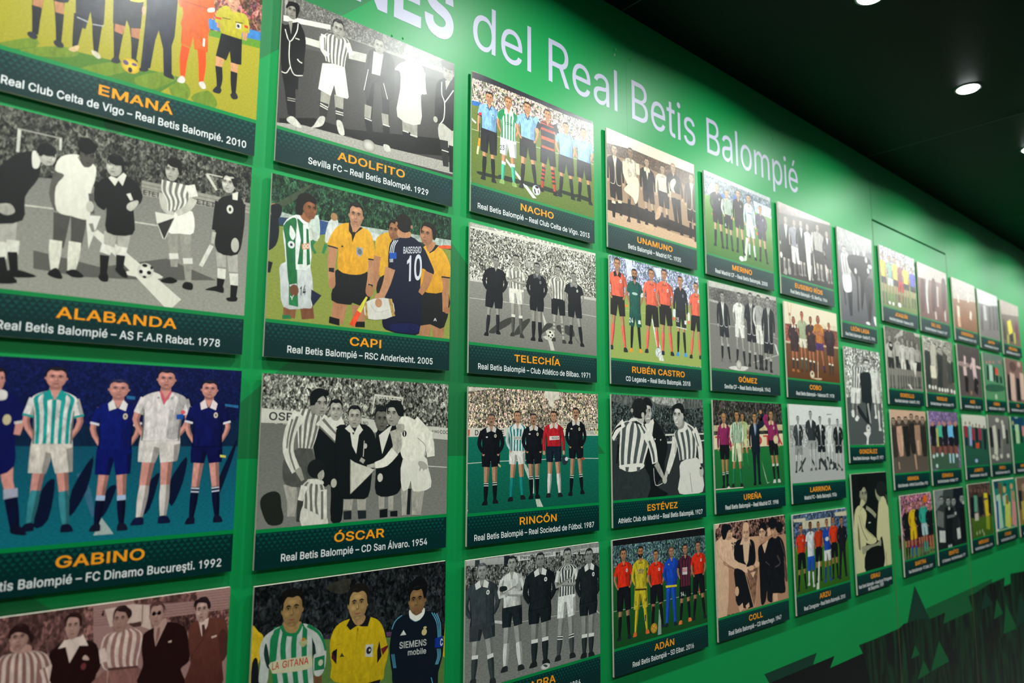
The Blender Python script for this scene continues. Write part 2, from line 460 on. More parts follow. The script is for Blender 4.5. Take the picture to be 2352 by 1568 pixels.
    # a standing figure. geometry from head top, feet; kit = colours
    def figure(s, hx, hy, ax, ay, bx, by, sw, kit, o):
        hair, skin, shirt, short, sock, shoe = kit
        g = lambda k, dflt=None: o.get(k, dflt)
        fy = max(ay, by); H = fy - hy
        sk = [int(skin[i:i + 2], 16) for i in (0, 2, 4)]
        sd = lambda c, k=.6: ''.join('%02x' % max(0, min(255, int(int(c[i:i + 2], 16) * k))) for i in (0, 2, 4))
        fx = (ax + bx) / 2
        cxat = lambda fr: hx + (fx - hx) * max(0, (fr - .15) / .85)
        Y = lambda fr: hy + fr * H
        ch = g('chin', .13); shl = g('sh', .18); hem = g('hem', .47); se = g('se', .6); st = g('st', .76)
        rx, ry = ch * H * .395, ch * H * .5
        rx = min(rx * g('hw', 1.0), sw * .62)
        # legs
        for q, (px, py) in ((-1, (ax, ay)), (1, (bx, by))):
            hipx = cxat(.5) + q * sw * .36; hip = (hipx, Y(.5)); ank = (px, py - .035 * H)
            kn = (hipx + (px - hipx) * .52, Y(.72) + (py - fy) * .5)
            lw = sw * g('lw', .5) * 1.1
            P0 = lambda fr: (hip[0] + (ank[0] - hip[0]) * fr, hip[1] + (ank[1] - hip[1]) * fr)
            fst = (st - .5) / .465
            lit = g('lg', skin)
            if g('long', 0):
                s.stroke(short, [hip, P0(.5), P0(1.0)], [sw * .8, sw * .56, sw * .44], .4, 1, None, sd(short, .7))
            else:
                s.stroke(lit, [hip, kn, P0(.8)], [lw * 1.15, lw * .82, lw * .62], .25, 1, None, sd(lit, .72))
                s.stroke(sock, [P0(fst), P0(fst + (1 - fst) * .4), P0(1)], [lw * .74, lw * .8, lw * .46], .25, 1, None, sd(sock, .72))
                if g('top'): 
                    s.stroke(g('top'), [P0(fst), P0(fst + .07)], [lw * .8, lw * .8], 0)
                if g('top2'):
                    for q2 in range(2): s.stroke(g('top2'), [P0(fst + .05 * q2 + .01), P0(fst + .05 * q2 + .03)], [lw * .8, lw * .8], 0)
                if g('hoopsock'):
                    for q2 in range(4): s.stroke(g('hoopsock'), [P0(fst + .1 * q2 + .02), P0(fst + .1 * q2 + .07)], [lw * .8, lw * .78], 0)
            dx = q * sw * .12 * g('toe', 1)
            s.poly(shoe, [(px - lw * .3, py - .045 * H), (px + lw * .3, py - .045 * H), (px + lw * .38 + max(dx, 0), py - .012 * H), (px + lw * .3 + max(dx, 0), py), (px - lw * .3 + min(dx, 0), py), (px - lw * .38 + min(dx, 0), py - .012 * H)], 1, .3)
        # shorts
        if not g('long', 0):
            for q, px in ((-1, ax), (1, bx)):
                hx0 = cxat(.5) + q * sw * .36; k = (se - .5) / .465
                ex_ = hx0 + (px - hx0) * k
                c = cxat(hem); w = g('shw', .46) * sw
                A = [(c + q * sw * .82, Y(hem - .05)), (c + q * sw * .9, Y(hem + .02)), (ex_ + q * w, Y(se) - q * 0)]
                B = [(c - q * sw * .02, Y(hem - .05)), (c - q * sw * .02, Y(hem + (se - hem) * .35)), (ex_ - q * w * .62, Y(se + .008))]
                s.torso(short, A, B, tex=.4)
                s.poly(sd(short, .7), [A[1], s.sides(A, B, .3)[1], s.sides(A, B, .22)[2], A[2]] if q > 0 else [s.sides(A, B, .7)[1], B[1], B[2], s.sides(A, B, .75)[2]], 0, .3)
        # arms
        arm = g('arm', 'b'); sl = g('sl', 's'); slc = g('slc', shirt); skn = skin
        sho = lambda q: (cxat(shl) + q * sw * .86, Y(shl + .02))
        aw = sw * g('aw', .36)
        def limb(q, el, ha):
            a = sho(q)
            s.stroke(skn, [a, el, ha], [aw, aw * .8, aw * .55], .2, 1, None, sd(skn, .75))
            if sl == 'l': s.stroke(slc, [a, el, (el[0] + (ha[0] - el[0]) * .85, el[1] + (ha[1] - el[1]) * .85)], [aw * 1.15, aw * 1.0, aw * .8], .4, 1, None, sd(slc, .75))
            else: s.stroke(slc, [a, (a[0] + (el[0] - a[0]) * .72, a[1] + (el[1] - a[1]) * .72)], [aw * 1.2, aw * 1.25], .4, 0, None, sd(slc, .75))
            if sl == 's' and g('cuff'): 
                k = .7; s.stroke(g('cuff'), [(a[0] + (el[0] - a[0]) * k, a[1] + (el[1] - a[1]) * k), (a[0] + (el[0] - a[0]) * (k + .1), a[1] + (el[1] - a[1]) * (k + .1))], [aw * 1.3] * 2, 0)
            if sl == 'l': s.ell(skn, ha[0], ha[1], aw * .36, aw * .5)
        front = arm in 'cf'
        if arm == 'b':
            for q in (-1, 1): limb(q, (cxat(.33) + q * sw * 1.16, Y(.335)), (cxat(.43) + q * sw * .72, Y(.445)))
        if arm == 'd':
            for q in (-1, 1): limb(q, (cxat(.33) + q * sw * 1.12, Y(.34)), (cxat(.48) + q * sw * 1.14, Y(.49)))
        if arm == 'l' or arm == 'r':
            q = -1 if arm == 'l' else 1
            limb(q, (cxat(.33) + q * sw * 1.12, Y(.34)), (cxat(.48) + q * sw * 1.14, Y(.49)))
        # torso
        A = [(-.34, shl - .028), (-.7, shl - .012), (-.98, shl + .02), (-.86, shl + .09), (-.8, hem - .1), (-.8, hem)]
        L_ = [(cxat(f) + a * sw, Y(f)) for a, f in A]; R_ = [(cxat(f) - a * sw, Y(f)) for a, f in A]
        s.stroke(sd(skin, .8), [(hx, Y(ch * .8)), (cxat(shl), Y(shl))], [rx * 1.05, rx * 1.3], .1, 0)
        s.torso(shirt, L_, R_, g('str'), g('n', 4), g('hoop', 0), g('tex', .45), g('ph', .25), None if g('str') else sd(shirt, .8))
        for A_, k in ((L_, .07), (R_, .09)):
            s.stroke(sd(shirt, .5), A_[3:], [sw * k * .5, sw * k, sw * k], .2, 1)
        if not g('str'): s.stroke(sd(shirt, .86), [s.sides(L_, R_, .7)[3], s.sides(L_, R_, .76)[5]], [sw * .2, sw * .3], .5, 0)
        s.ell(sd(shirt, .7), cxat(shl) , Y(shl + .012), rx * .9, .012 * H)
        # collar
        c = g('col')
        if g('v'): s.poly(g('v'), [(hx - sw * .3, Y(shl - .03)), (hx + sw * .3, Y(shl - .03)), (cxat(.3), Y(g('vd', .3)))], 0, .2)
        s.poly(skin, [(hx - rx * .5, Y(shl - .035)), (hx + rx * .5, Y(shl - .035)), (cxat(shl), Y(shl + .018))], 0, .1)
        if c:
            for q in (-1, 1): s.poly(c, [(hx + q * rx * .5, Y(shl - .04)), (hx + q * sw * .5, Y(shl - .012)), (hx + q * sw * .42, Y(shl + .035)), (hx + q * sw * .06, Y(shl + .018))], 0, .1)
        if g('trim'):
            for q in (-1, 1): s.stroke(g('trim'), [(hx + q * sw * .28, Y(shl - .02)), (cxat(.3) + q * sw * .06, Y(.3)), (cxat(.42) + q * sw * .12, Y(hem - .03)), (cxat(.45) + q * sw * .5, Y(hem + .0)), (cxat(.45) + q * sw * .78, Y(hem - .01))], [sw * .06] * 5, 0)
        if g('badge'): 
            bx_ = cxat(.25) + sw * .42; s.ell(g('badge'), bx_, Y(.25), sw * .12, .02 * H); s.ell(sd(g('badge'), .5), bx_, Y(.25), sw * .06, .01 * H)
        if g('logo'): s.stroke(g('logo'), [(cxat(.3) - sw * .45, Y(.3)), (cxat(.3) + sw * .45, Y(.3))], [.016 * H] * 2, 0)
        if front:
            for q in (-1, 1):
                if arm == 'c': limb(q, (cxat(.33) + q * sw * 1.08, Y(.335)), (cxat(.33) - q * sw * .5, Y(.30 + .025 * q)))
                else: limb(q, (cxat(.33) + q * sw * 1.12, Y(.34)), (cxat(.4) - q * sw * .05, Y(.41)))
        s.head(hx, hy + ry * 1.08, rx, ry * .9, g('d', 0), skin, hair, g('hs', ''))
    def build(s, name, parent, du=S / 1000.0, z=2e-4):
        V = [(p[0] * du, -(z + p[2] * 1.3e-5), -p[1] * du) for p in s.V]
        F = s.F
        me = bpy.data.meshes.new(name); me.from_pydata(V, [], F)
        for mt in (M_FIG, M_CROWD, M_GROUND): me.materials.append(mt)
        me.polygons.foreach_set('material_index', s.M)
        for an, src in (('Col', s.C), ('Tex', s.T)):
            a = me.attributes.new(an, 'FLOAT_COLOR', 'POINT'); buf = []
            for c in src: buf += [c[0], c[1], c[2], 1.0]
            a.data.foreach_set('color', buf)
        o = bpy.data.objects.new(name, me); COL.objects.link(o); o.parent = parent
        return o
def play(pr, prog):
    """draw a print from its list of strokes; one line per shape: kind colour(s) numbers options"""
    for ln in prog.strip().split('\n'):
        a = ln.split()
        if not a: continue
        k = a[0]
        nums = lambda t: [float(q) for q in t.split(',')]
        prs = lambda t: [(q[i], q[i + 1]) for q in [nums(t)] for i in range(0, len(q) - 1, 2)]
        op = {}
        for t in a:
            if '=' in t:
                kk, vv = t.split('=')
                try: op[kk] = float(vv) if not (len(vv) in (2, 6) and kk in ('c2', 'sh_', 'str', 'col', 'v', 'trim', 'badge', 'logo', 'top', 'top2', 'cuff', 'slc', 'lg', 'hoopsock')) else vv
                except ValueError: op[kk] = vv
        if 'n' in op: op['n'] = int(op['n'])
        if k == 'P': pr.poly(a[1], prs(a[2]), int(op.get('s', 1)), op.get('t', .3), op.get('c2'))
        elif k == 'E':
            q = nums(a[2]); pr.ell(a[1], *q[:4], col2=op.get('c2'), tex=op.get('t', .1), rot=op.get('r', 0))
        elif k == 'S':
            w = nums(a[3]); p = prs(a[2])
            if len(w) < len(p): w = [w[0] + (w[-1] - w[0]) * i / (len(p) - 1) for i in range(len(p))]
            pr.stroke(a[1], p, w, op.get('t', .25), int(op.get('s', 1)))
        elif k == 'T': pr.torso(a[1], prs(a[2]), prs(a[3]), op.get('str'), op.get('n', 4), int(op.get('hoop', 0)), op.get('t', .4), op.get('ph', .25))
        elif k == 'H': q = nums(a[1]); pr.head(*q[:4], d=op.get('d', 0), skin=a[2], hair=a[3], st=op.get('hs', '') or '')
        elif k == 'F': q = nums(a[1]); pr.figure(*q[:7], a[2].split(','), op)
        elif k == 'X': q = nums(a[2]); pr.text(a[3].replace('_', ' '), *q[:5], a[1])
        elif k in 'CG': # crowd / ground
            q = nums(a[3]); pr.poly(a[1], prs(a[2]), 0, 0, op.get('c2'), 1 if k == 'C' else 2, (q[0], q[1], q[2]))

# ------------------------------------------------------------------ the photo boards: name, match, label, left, right, top, bottom (board widths), drawing
BOARDS = [
 ('EMANÁ', 'Real Club Celta de Vigo – Real Betis Balompié. 2010', 'photo board with orange goalkeeper on bright yellow grass, top left corner of the wall', -2.137, -1.192, -0.864, -0.053, """
G a89c30 -5,-5,1010,-5,1010,990,-5,990 0.175,0,0.25 c2=9c9426
C 8a5a50 807,24,1082,-101,1099,268,823,321,730,312,719,121 0.052,0.5,0.7
P 3f7ab8 717,262,982,230,984,276,720,306 s=0 t=0.3
G 4c7424 -9,662,207,589,637,560,549,653,373,652,-7,684 0.15,0,0.3
G 5c8a2c 720,311,1040,260,1042,301,722,338 0.15,0,0.3
P 6d8526 7,651,115,586,132,613,9,669 t=0.3
P 6d8526 89,639,206,584,262,588,232,618,98,659 t=0.3
P 6d8526 270,648,410,568,463,579,316,671 t=0.3
P 6d8526 457,622,557,561,609,575,504,658 t=0.3
P 6d8526 584,620,638,575,669,613,634,672 t=0.3
P 6d8526 670,634,736,580,778,626,740,665 t=0.3
S 1d1e22 121,377,122,492,122,564 40.2,27.4,16.5
S 1d1e22 180,336,192,473,197,568 45.6,26.6,17.1
S b07850 123,396,122,464 33,29.3
S b07850 184,384,192,458 32.4,27.4
S 1d1e22 120,460,125,568 31,16.4
S 1d1e22 192,458,198,578 28.4,15.9
E 282a30 116,576,16.3,12.9 r=0.3
E 282a30 198,578,17,13.2 r=0.3
P 23242a 164,387,214,365,215,405,170,416 t=0.3
P 2a2c36 234,312,334,266,338,443,303,478,290,410,279,487,246,485 s=0 t=0.4
S 1d1e22 255,437,252,508,249,573 35.1,27.3,15.6
S 1d1e22 316,427,316,492,319,566 36.3,28.2,14.5
P c8a87a 230,585,260,559,261,578,246,591
P c8c0a8 305,562,325,564,337,580,327,588,308,576
S a8a8b0 248,450,285,455 3.9,3.9
S a8a8b0 301,458,338,451 3.9,3.9
S 1d1e22 391,381,389,484,389,566 50.2,29.3,16.7
S 1d1e22 440,360,449,466,450,548 51.7,28.4,17.2
S a86c48 394,421,390,458 35.7,29.4
S a86c48 448,409,449,456 34.5,28.4
P 26262c 360,270,471,221,466,410,427,423,414,392,409,422,368,426 s=0 t=0.4
P d8cc40 421,280,469,259,467,294,423,308 t=0.2
P 2a2c30 371,582,388,553,404,570,394,584
E 2a2c30 453,552,12,11
E d8b830 441,577,33.3,31 c2=b89420
E 5c4a70 423,569,11,9 r=0.6
E 5c4a70 453,567,9.4,6
E 2c2430 440,594,7.7,11
P 2c2e3a 470,205,597,148,593,394,584,440,592,560,562,575,553,463,532,391,522,438,511,562,476,575,479,449,482,312 s=0 t=0.5 c2=1e2230
P 20222a 472,576,503,565,499,579,477,585
P 20222a 564,564,589,555,602,577,567,576
P c89468 466,318,477,313,477,345,468,344
S e8642a 618,254,603,200 28.4,28.4
P d05a1c 604,183,720,132,742,202,742,246,720,267,722,338,619,346,620,275 t=0.3 c2=c85618
P e2dac8 715,219,739,205,743,221,718,234
S 7c2c14 617,227,715,219 2.7,2.7
P d25c20 618,325,723,315,726,414,672,418,664,366,657,418,618,416 s=0 t=0.4 c2=c85618
S e04a10 638,420,632,486,634,561 33.8,29.1,15.9
S e04a10 701,412,707,481,707,557 34.9,29.1,16.5
P d8c8c0 614,573,631,551,644,563,638,581,617,583
P d8c8c0 697,560,716,548,728,572,711,580
X ecd8c8 704,386,712,386,21 |
S c48c60 768,253,767,287 25.1,20.1
S c48c60 878,242,875,300 23.7,17.9
P b8ac38 755,213,789,173,832,184,880,184,895,258,866,264,854,306,776,306,768,264,748,266 t=0.25 c2=a89c28
H 820,134,26.9,53.3 d8a080 241a16 hs=N d=-0.2
P c89468 805,180,840,180,827,194 s=0
S 2a2a20 777,235,811,229 3.3,3.3
S 2a2a20 832,232,866,225 3.4,3.4
P c8c8c0 836,236,857,233,857,256,836,260 s=0
E 2a2a2a 846,246,6.3,7.8
S c03028 749,246,772,242 8.8,8.8
S c03028 872,236,888,235 11.3,11.3
P 1e1e20 776,306,865,302,868,417,824,427,816,374,803,421,759,418 s=0 t=0.4
S c89066 777,417,774,462 35,28
S c89066 838,422,839,467 34,28.8
S 1c1c20 774,459,780,510,779,549 29,26,17
S 1c1c20 839,461,840,511,843,561 28.8,25.7,16.4
P 24262c 755,576,774,545,791,558,783,578
P 24262c 829,565,852,552,861,574,840,584
"""),
 ('ALABANDA', 'Real Betis Balompié – AS F.A.R Rabat. 1978', 'black and white photo board of captains swapping pennants, second from top at left edge', -2.137, -1.199, 0.001, 0.818, """
C 46463e -5,-5,1010,-5,1010,990,-5,990 0.058,0,1.0
G 7c7a72 16,260,209,230,1013,206,1039,718,56,756 0.15,0,0.3 c2=98968a
P 989488 510,163,1011,161,1013,206,514,223 s=0 t=0.2
S 6a685e 505,177,938,177 2.9,2.9 s=0
S 6a685e 506,192,939,193 2.9,2.9 s=0
S 6a685e 507,207,940,209 2.9,2.9 s=0
X 20201c 519,218,580,218,19 ETET
X 20201c 720,211,793,212,20 ETET
S c8c6b8 105,70,106,157 10.6,9.6
S c8c6b8 231,68,233,116 8.2,7.2
S 9a988c 101,72,234,71 5,5 s=0
S c8c4b4 752,75,796,136 12.4,9.6
S b8b4a4 752,75,876,73 5.8,5.8
G 5c5a54 179,502,391,529,620,458,817,517,565,554,340,575,184,568 0.15,0,0.2
S d0ccbc 142,345,228,339 4.9,4.9
S c8c4b4 497,334,612,331 5.4,5.4
S dcd8c8 365,399,454,467,534,532,662,641 25.1,37.6,50.1,68.9 t=0.1 s=0
P dcd8c8 471,542,565,548,612,534,539,512 t=0.1
S b0aca0 108,407,109,479,107,515 33.2,30.3,28.4
S b0aca0 85,418,86,495 37.4,32.8
S dcd8ca 118,477,120,525 38,33.3
S dcd8ca 86,489,88,548 37.4,32.7
S 141614 119,519,130,595 28.7,23.9
S 141614 85,543,105,616 28.7,23.9
P 141614 112,585,146,580,196,596,119,608
P 141614 76,609,119,602,140,626,79,635
P 141614 36,279,77,196,113,158,159,143,177,182,174,239,140,315,139,401,47,419 t=0.1
P dcd8ca 149,145,164,141,176,163,171,199,154,200 t=0.1
P a8a498 61,360,99,349,115,375,92,392,63,380
H 193,149,27.7,34.1 c8c4b6 141614 d=0.9
E 141614 193,125,29.2,23.6 r=0.25
P 141614 165,135,181,110,219,114,213,127,187,144,172,155
S 4c4a44 256,352,255,420,253,477 53.4,43.1,33.9 t=0.15
S 4c4a44 310,340,310,410,308,467 54.9,43.3,34.8 t=0.15
S dcd8c6 244,454,245,509,247,570 39.6,36.6,20.3
S dcd8c6 304,449,303,506,299,569 39.8,37.7,22
P 141614 230,573,254,554,275,588,257,593,231,585
P 141614 283,565,311,551,342,574,308,581
S 5a5850 238,198,223,283,241,342 35.6,26.4,20.3
P e6e2d2 236,141,285,118,319,135,350,149,351,202,341,256,343,352,286,355,238,343,229,257,252,207,222,195 t=0.1 c2=dcd8c8
S 6a685e 291,126,315,159,324,133 5.1,5.1,5.1
H 318,119,24.7,39.7 5a564e 101010 d=0.7
E 0e0e0e 315,77,30.1,32.1
S 5a5850 341,256,352,331 16.3,14.1
P dcd8ca 331,342,380,335,348,469 s=0 t=0.1
S 8a887e 349,370,360,400 14.3,9.9
S b0aca0 417,389,416,448 44.4,35.5
S b0aca0 463,387,461,446 45.4,35.2
S dcd8ca 410,442,403,476 40,36.6
S dcd8ca 458,440,458,476 39.6,34
S 141614 403,482,404,552 31.9,23.1
S 141614 457,473,457,531 31,22.6
P 141614 388,568,398,547,417,550,421,579,400,582
P 141614 441,527,469,520,486,553,466,553
S 141614 374,209,373,275,397,295 44.4,38.8,33.3 t=0.1
P 141614 363,205,400,176,451,157,493,180,517,222,510,257,488,276,493,314,492,384,404,392,397,302,365,277 t=0.1
P dcd8ca 395,181,419,208,429,183,445,202,456,156,444,149,423,177,403,172 s=0 t=0.1
H 414,130,29.3,40.6 c4c0b2 141614 d=-0.6
E 141614 418,109,28.3,17.1
S 141614 438,107,444,145 11.5,10.3
P c0bcae 469,266,498,247,504,259,483,293,465,287
S dcd8ca 467,227,480,251 15.6,10.8
E c0bcae 342,307,12.9,21.6
E e2ded0 547,519,29.5,30.1 c2=c4c0b2
E 141614 543,499,9.4,6.6
E 141614 531,525,7,7.8
E 141614 560,525,8.3,7.9
E 141614 545,544,7.1,5.2
E 141614 568,504,4.8,6.6
S 9a968a 635,347,641,400,650,487 47.2,37.2,24.8 t=0.3
S 9a968a 682,338,692,405,707,540 48.3,38.1,22.9 t=0.3
S dcd8ca 629,447,663,441 23,23 s=0 t=0.1
S dcd8ca 682,458,718,452 23.2,23.2 s=0 t=0.1
P 141614 601,552,637,530,666,543,639,557
P 141614 686,567,694,542,723,545,722,571
P ece8da 615,282,658,259,706,249,715,335,663,348,619,350 t=0.1
S c0bcae 591,198,598,252,634,278 31.3,25.1,22.6
T e4e0d2 582,142,584,186,605,222,611,266 706,143,692,182,694,216,676,241 str=77756c n=5 t=0.3
S e4e0d2 689,140,708,185 39.2,32.7
S c4c0b2 706,193,689,235,646,269 33,26.4,22.4
P dcd8ca 566,279,634,278,641,291,609,382,600,381,574,318 s=0 t=0.1
P 30302c 578,324,638,288,606,383 s=0
H 620,97,26.1,41.3 b8b4a6 161412 d=-0.7
E 14120f 625,61,27.5,20.7
S 14120f 643,67,652,107 19,11.4
S b0aca0 827,395,834,458 40.5,35.1
S b0aca0 875,394,883,472 44.1,38.6
S dcd8ca 835,465,836,507 35,32.3
S dcd8ca 885,478,890,528 37.2,33.1
S 141614 834,508,830,557 32.2,20.1
S 141614 890,528,888,592 30.2,23.4
P 141614 773,562,838,535,847,566,813,563
P 141614 862,585,903,576,902,594,869,598
S 141614 812,183,799,308 40.1,26.8
S 141614 902,170,902,302 35,28
P 141614 805,177,851,145,894,143,917,189,916,299,896,394,814,397,799,315,815,240 t=0.1
P d4d0c2 861,135,885,122,884,160,863,161 s=0
H 845,95,28.9,40.5 c8c4b6 141614 d=-0.6
S 141614 861,69,874,103 21,15.4
E d8d4c6 855,206,13.8,18.7
E 141614 855,206,5.5,8.6
E b8b4a6 884,356,16.6,31.5
S d8d4c6 789,374,751,468 17,15.7
S b8b4a6 796,316,792,366 16,13.3
"""),
 ('GABINO', 'Real Betis Balompié – FC Dinamo Bucureşti. 1992', 'deep blue night photo board with teal striped shirt, at left edge', -2.137, -1.196, 0.886, 1.696, """
C 0c1648 -5,-5,1010,-5,1010,990,-5,990 0.13,0.15,0.45 c2=0a1c4a
G 0e4a62 88,262,382,284,988,257,1014,759,120,666 0.15,0,0.35 c2=0d6a78
P 0a2440 84,217,432,236,986,202,991,312,91,306 s=0 t=0.4
S 3c6c86 380,403,409,475,433,559 21.4,23.6,10.7
P a8b4b0 461,566,484,598,503,626,438,626 s=0 t=0.3
P 081430 268,456,305,424,295,560,253,580 t=0.1
P 081430 359,461,418,344,406,463,360,554 t=0.1
P 081430 470,466,502,455,475,544,455,560 t=0.1
P 081430 604,459,648,411,621,541,593,557 t=0.1
P 081430 681,456,742,349,735,446,698,539 t=0.1
P 081430 864,457,934,285,924,352,873,510 t=0.1
P 2a6a9a 879,139,934,144,934,155,880,149 s=0
P 2a6a9a 513,120,542,122,543,134,514,132 s=0
S d89488 161,374,167,424,176,452 37.7,31.1,28.3
S a8a8b8 159,468,199,464 33.6,33.6 s=0
S 0a1030 181,480,192,536,201,587 38,34.2,26.6
P 10122a 187,580,209,571,236,606,193,600
P 0c1250 95,128,151,125,192,170,199,227,176,261,182,374,116,384 t=0.2
S d89488 187,227,181,267 23.9,19.1
S d0c8c4 171,227,196,222 9.1,9.1 s=0
P d8d0cc 112,115,141,120,141,146,115,149
H 119,81,13.9,35.2 d89488 181014
E c8b890 149,216,12.2,18.1
F 283,25,240,595,349,607,70.8 1a1820,d89488,e2dcd6,dcd0c4,3a8a94,10142c str=1a9a94 n=5 ph=0.2 col=1a9a94 se=0.64 sl=s st=0.755 arm=b cuff=1a9a94 hw=1.1
F 486,58,445,612,527,616,65.9 2a2c4a,d89488,0c1a6c,0c1664,0c1030,14182c se=0.63 col=e8e0dc arm=b cuff=dcd8e0 badge=d8c8b0 top=a8bcd8 st=0.77 hw=1.2
F 650,10,585,600,669,600,81.7 1c1c34,d89488,e2d8d4,ded4cc,dcd0c8,10183a se=0.605 arm=b trim=e2d8d4 v=d86070 vd=0.24 st=0.755 hw=1.1
P 1a50a8 694,187,720,184,721,203,696,206 s=0
E e05868 718,177,8.7,7.8
F 815,44,773,611,872,612,68.4 1a1c2e,d89488,0c1454,0b1048,0c1030,10142c se=0.58 col=ecd8d8 arm=b cuff=dcd8e0 badge=d8c8b0 top2=c8c8d8 st=0.75 hw=1.1
P d8cc60 870,345,894,348,894,357,872,355 s=0
"""),
 ('', '', 'pinkish sepia photo board of men in suits, bottom left corner', -2.137, -1.196, 1.757, 2.575, """
G a07a74 -5,-5,1010,-5,1010,990,-5,990 0.15,0,0.25 c2=8c665e
S 8a625c 455,-4,974,6 2,2 s=0
S 8a625c 456,5,974,17 2,2 s=0
S 8a625c 457,14,975,27 2,2 s=0
S 8a625c 457,24,975,38 2,2 s=0
S 8a625c 458,33,976,49 2,2 s=0
S 8a625c 458,42,976,59 2,2 s=0
S 8a625c 459,52,977,70 2,2 s=0
S 8a625c 460,61,978,80 2,2 s=0
S 8a625c 460,70,978,91 2,2 s=0
C 6e4a46 153,-5,329,-5,455,-1,466,143,339,140,166,154 0.047,0,0.7
C 6a4642 582,-19,811,-19,814,36,592,19 0.052,0,0.6
C 6e4844 703,81,957,84,960,145,782,147 0.058,0,0.8
P ceb0a4 493,19,585,14,642,26,655,118,582,80,514,84 s=0 t=0.15
P 4a302c 575,83,617,80,620,97,594,97 s=0
S 8e6c64 619,23,621,90 3.6,3.6
P 2c1a18 483,39,490,19,493,41
T d8bcb0 217,121,195,127,183,157,185,255 287,122,321,140,342,188,351,292 str=8e6660 n=7 t=0.3
P b58a7e 221,92,271,101,278,122,249,125,222,115
H 241,75,27.1,39.9 b58a7e 2c1818 d=-0.2 hs=
P 2a1616 213,67,212,44,236,34,270,53,276,88,262,66,235,54,218,61
P 2a1616 267,60,283,76,276,95,266,73
S d8bcb0 325,185,345,250 37.3,34.2
S 8e6660 319,184,338,249 6.2,6.2
S 8e6660 302,167,305,241 7.2,7.2
P c09080 406,249,428,240,436,262,407,263
P 240e0e 350,122,387,111,441,117,475,137,494,205,482,237,462,275,348,250,343,182,331,146 t=0.15
P d8c0b4 374,105,424,100,420,134,395,185,383,141 s=0 t=0.1
P e0c8bc 357,130,374,104,387,111,382,128 s=0 t=0.1
P e0c8bc 418,106,430,94,449,136,420,131 s=0 t=0.1
H 397,63,23,42.4 bd9286 382020 d=-0.1 hs=
P 2c1818 373,46,373,26,393,18,419,27,424,51,418,68,413,39,393,30,378,33
P c0a298 434,179,441,166,454,179,452,186
E 6e3434 439,204,8.4,11.3
P 8a5c56 518,234,621,244,633,319,469,283,492,246 t=0.4
S b08c82 518,234,518,287 3.4,3.4
T d8bcb0 526,103,497,116,487,168,500,220,515,233 594,100,623,124,623,171,615,217,617,239 str=9a706a n=5 t=0.35
S d8bcb0 493,155,503,203 20.1,23.5
P 5a3a36 517,225,617,236,617,243,518,234 s=0
H 548,64,25.8,44 b0867a 3a2422 d=-0.35
P 2e1a1a 534,25,557,18,579,32,584,51,574,64,562,40,541,34
P 240e0e 626,142,634,122,676,106,719,98,769,122,787,163,799,241,789,262,768,280,783,343,625,310,634,239,626,186 t=0.15
P b48e84 663,104,703,81,708,100,673,180,665,142 s=0 t=0.1
P 8c625a 676,114,685,112,685,138,673,177,673,143 s=0
P caa89c 716,169,729,166,729,174,718,174 s=0
H 670,64,24.1,41.6 b88e82 4a2e2c d=-0.1 hs=G
P 5a3c38 646,38,649,24,670,19,693,30,702,58,689,33,664,30
P 64382f 792,125,830,108,881,109,926,124,941,174,943,237,923,280,924,374,790,345,804,265,793,202 t=0.2 c2=4e2620
P d8b8ac 825,115,863,106,859,136,839,172 s=0 t=0.1
P 4a2a26 837,129,847,128,854,159,841,170 s=0
P c8a498 875,178,897,176,897,182,878,187 s=0
P 4c2824 905,183,920,154,940,189,945,245,923,280,908,223 t=0.2
S 3c1c1a 863,145,846,181,817,222,800,253 1.9,1.9,1.9,1.9
H 836,74,26.1,44 c09a8e 28181a d=-0.25
P 26161a 804,58,806,35,833,28,862,43,867,67,857,70,850,49,822,43,811,51
"""),
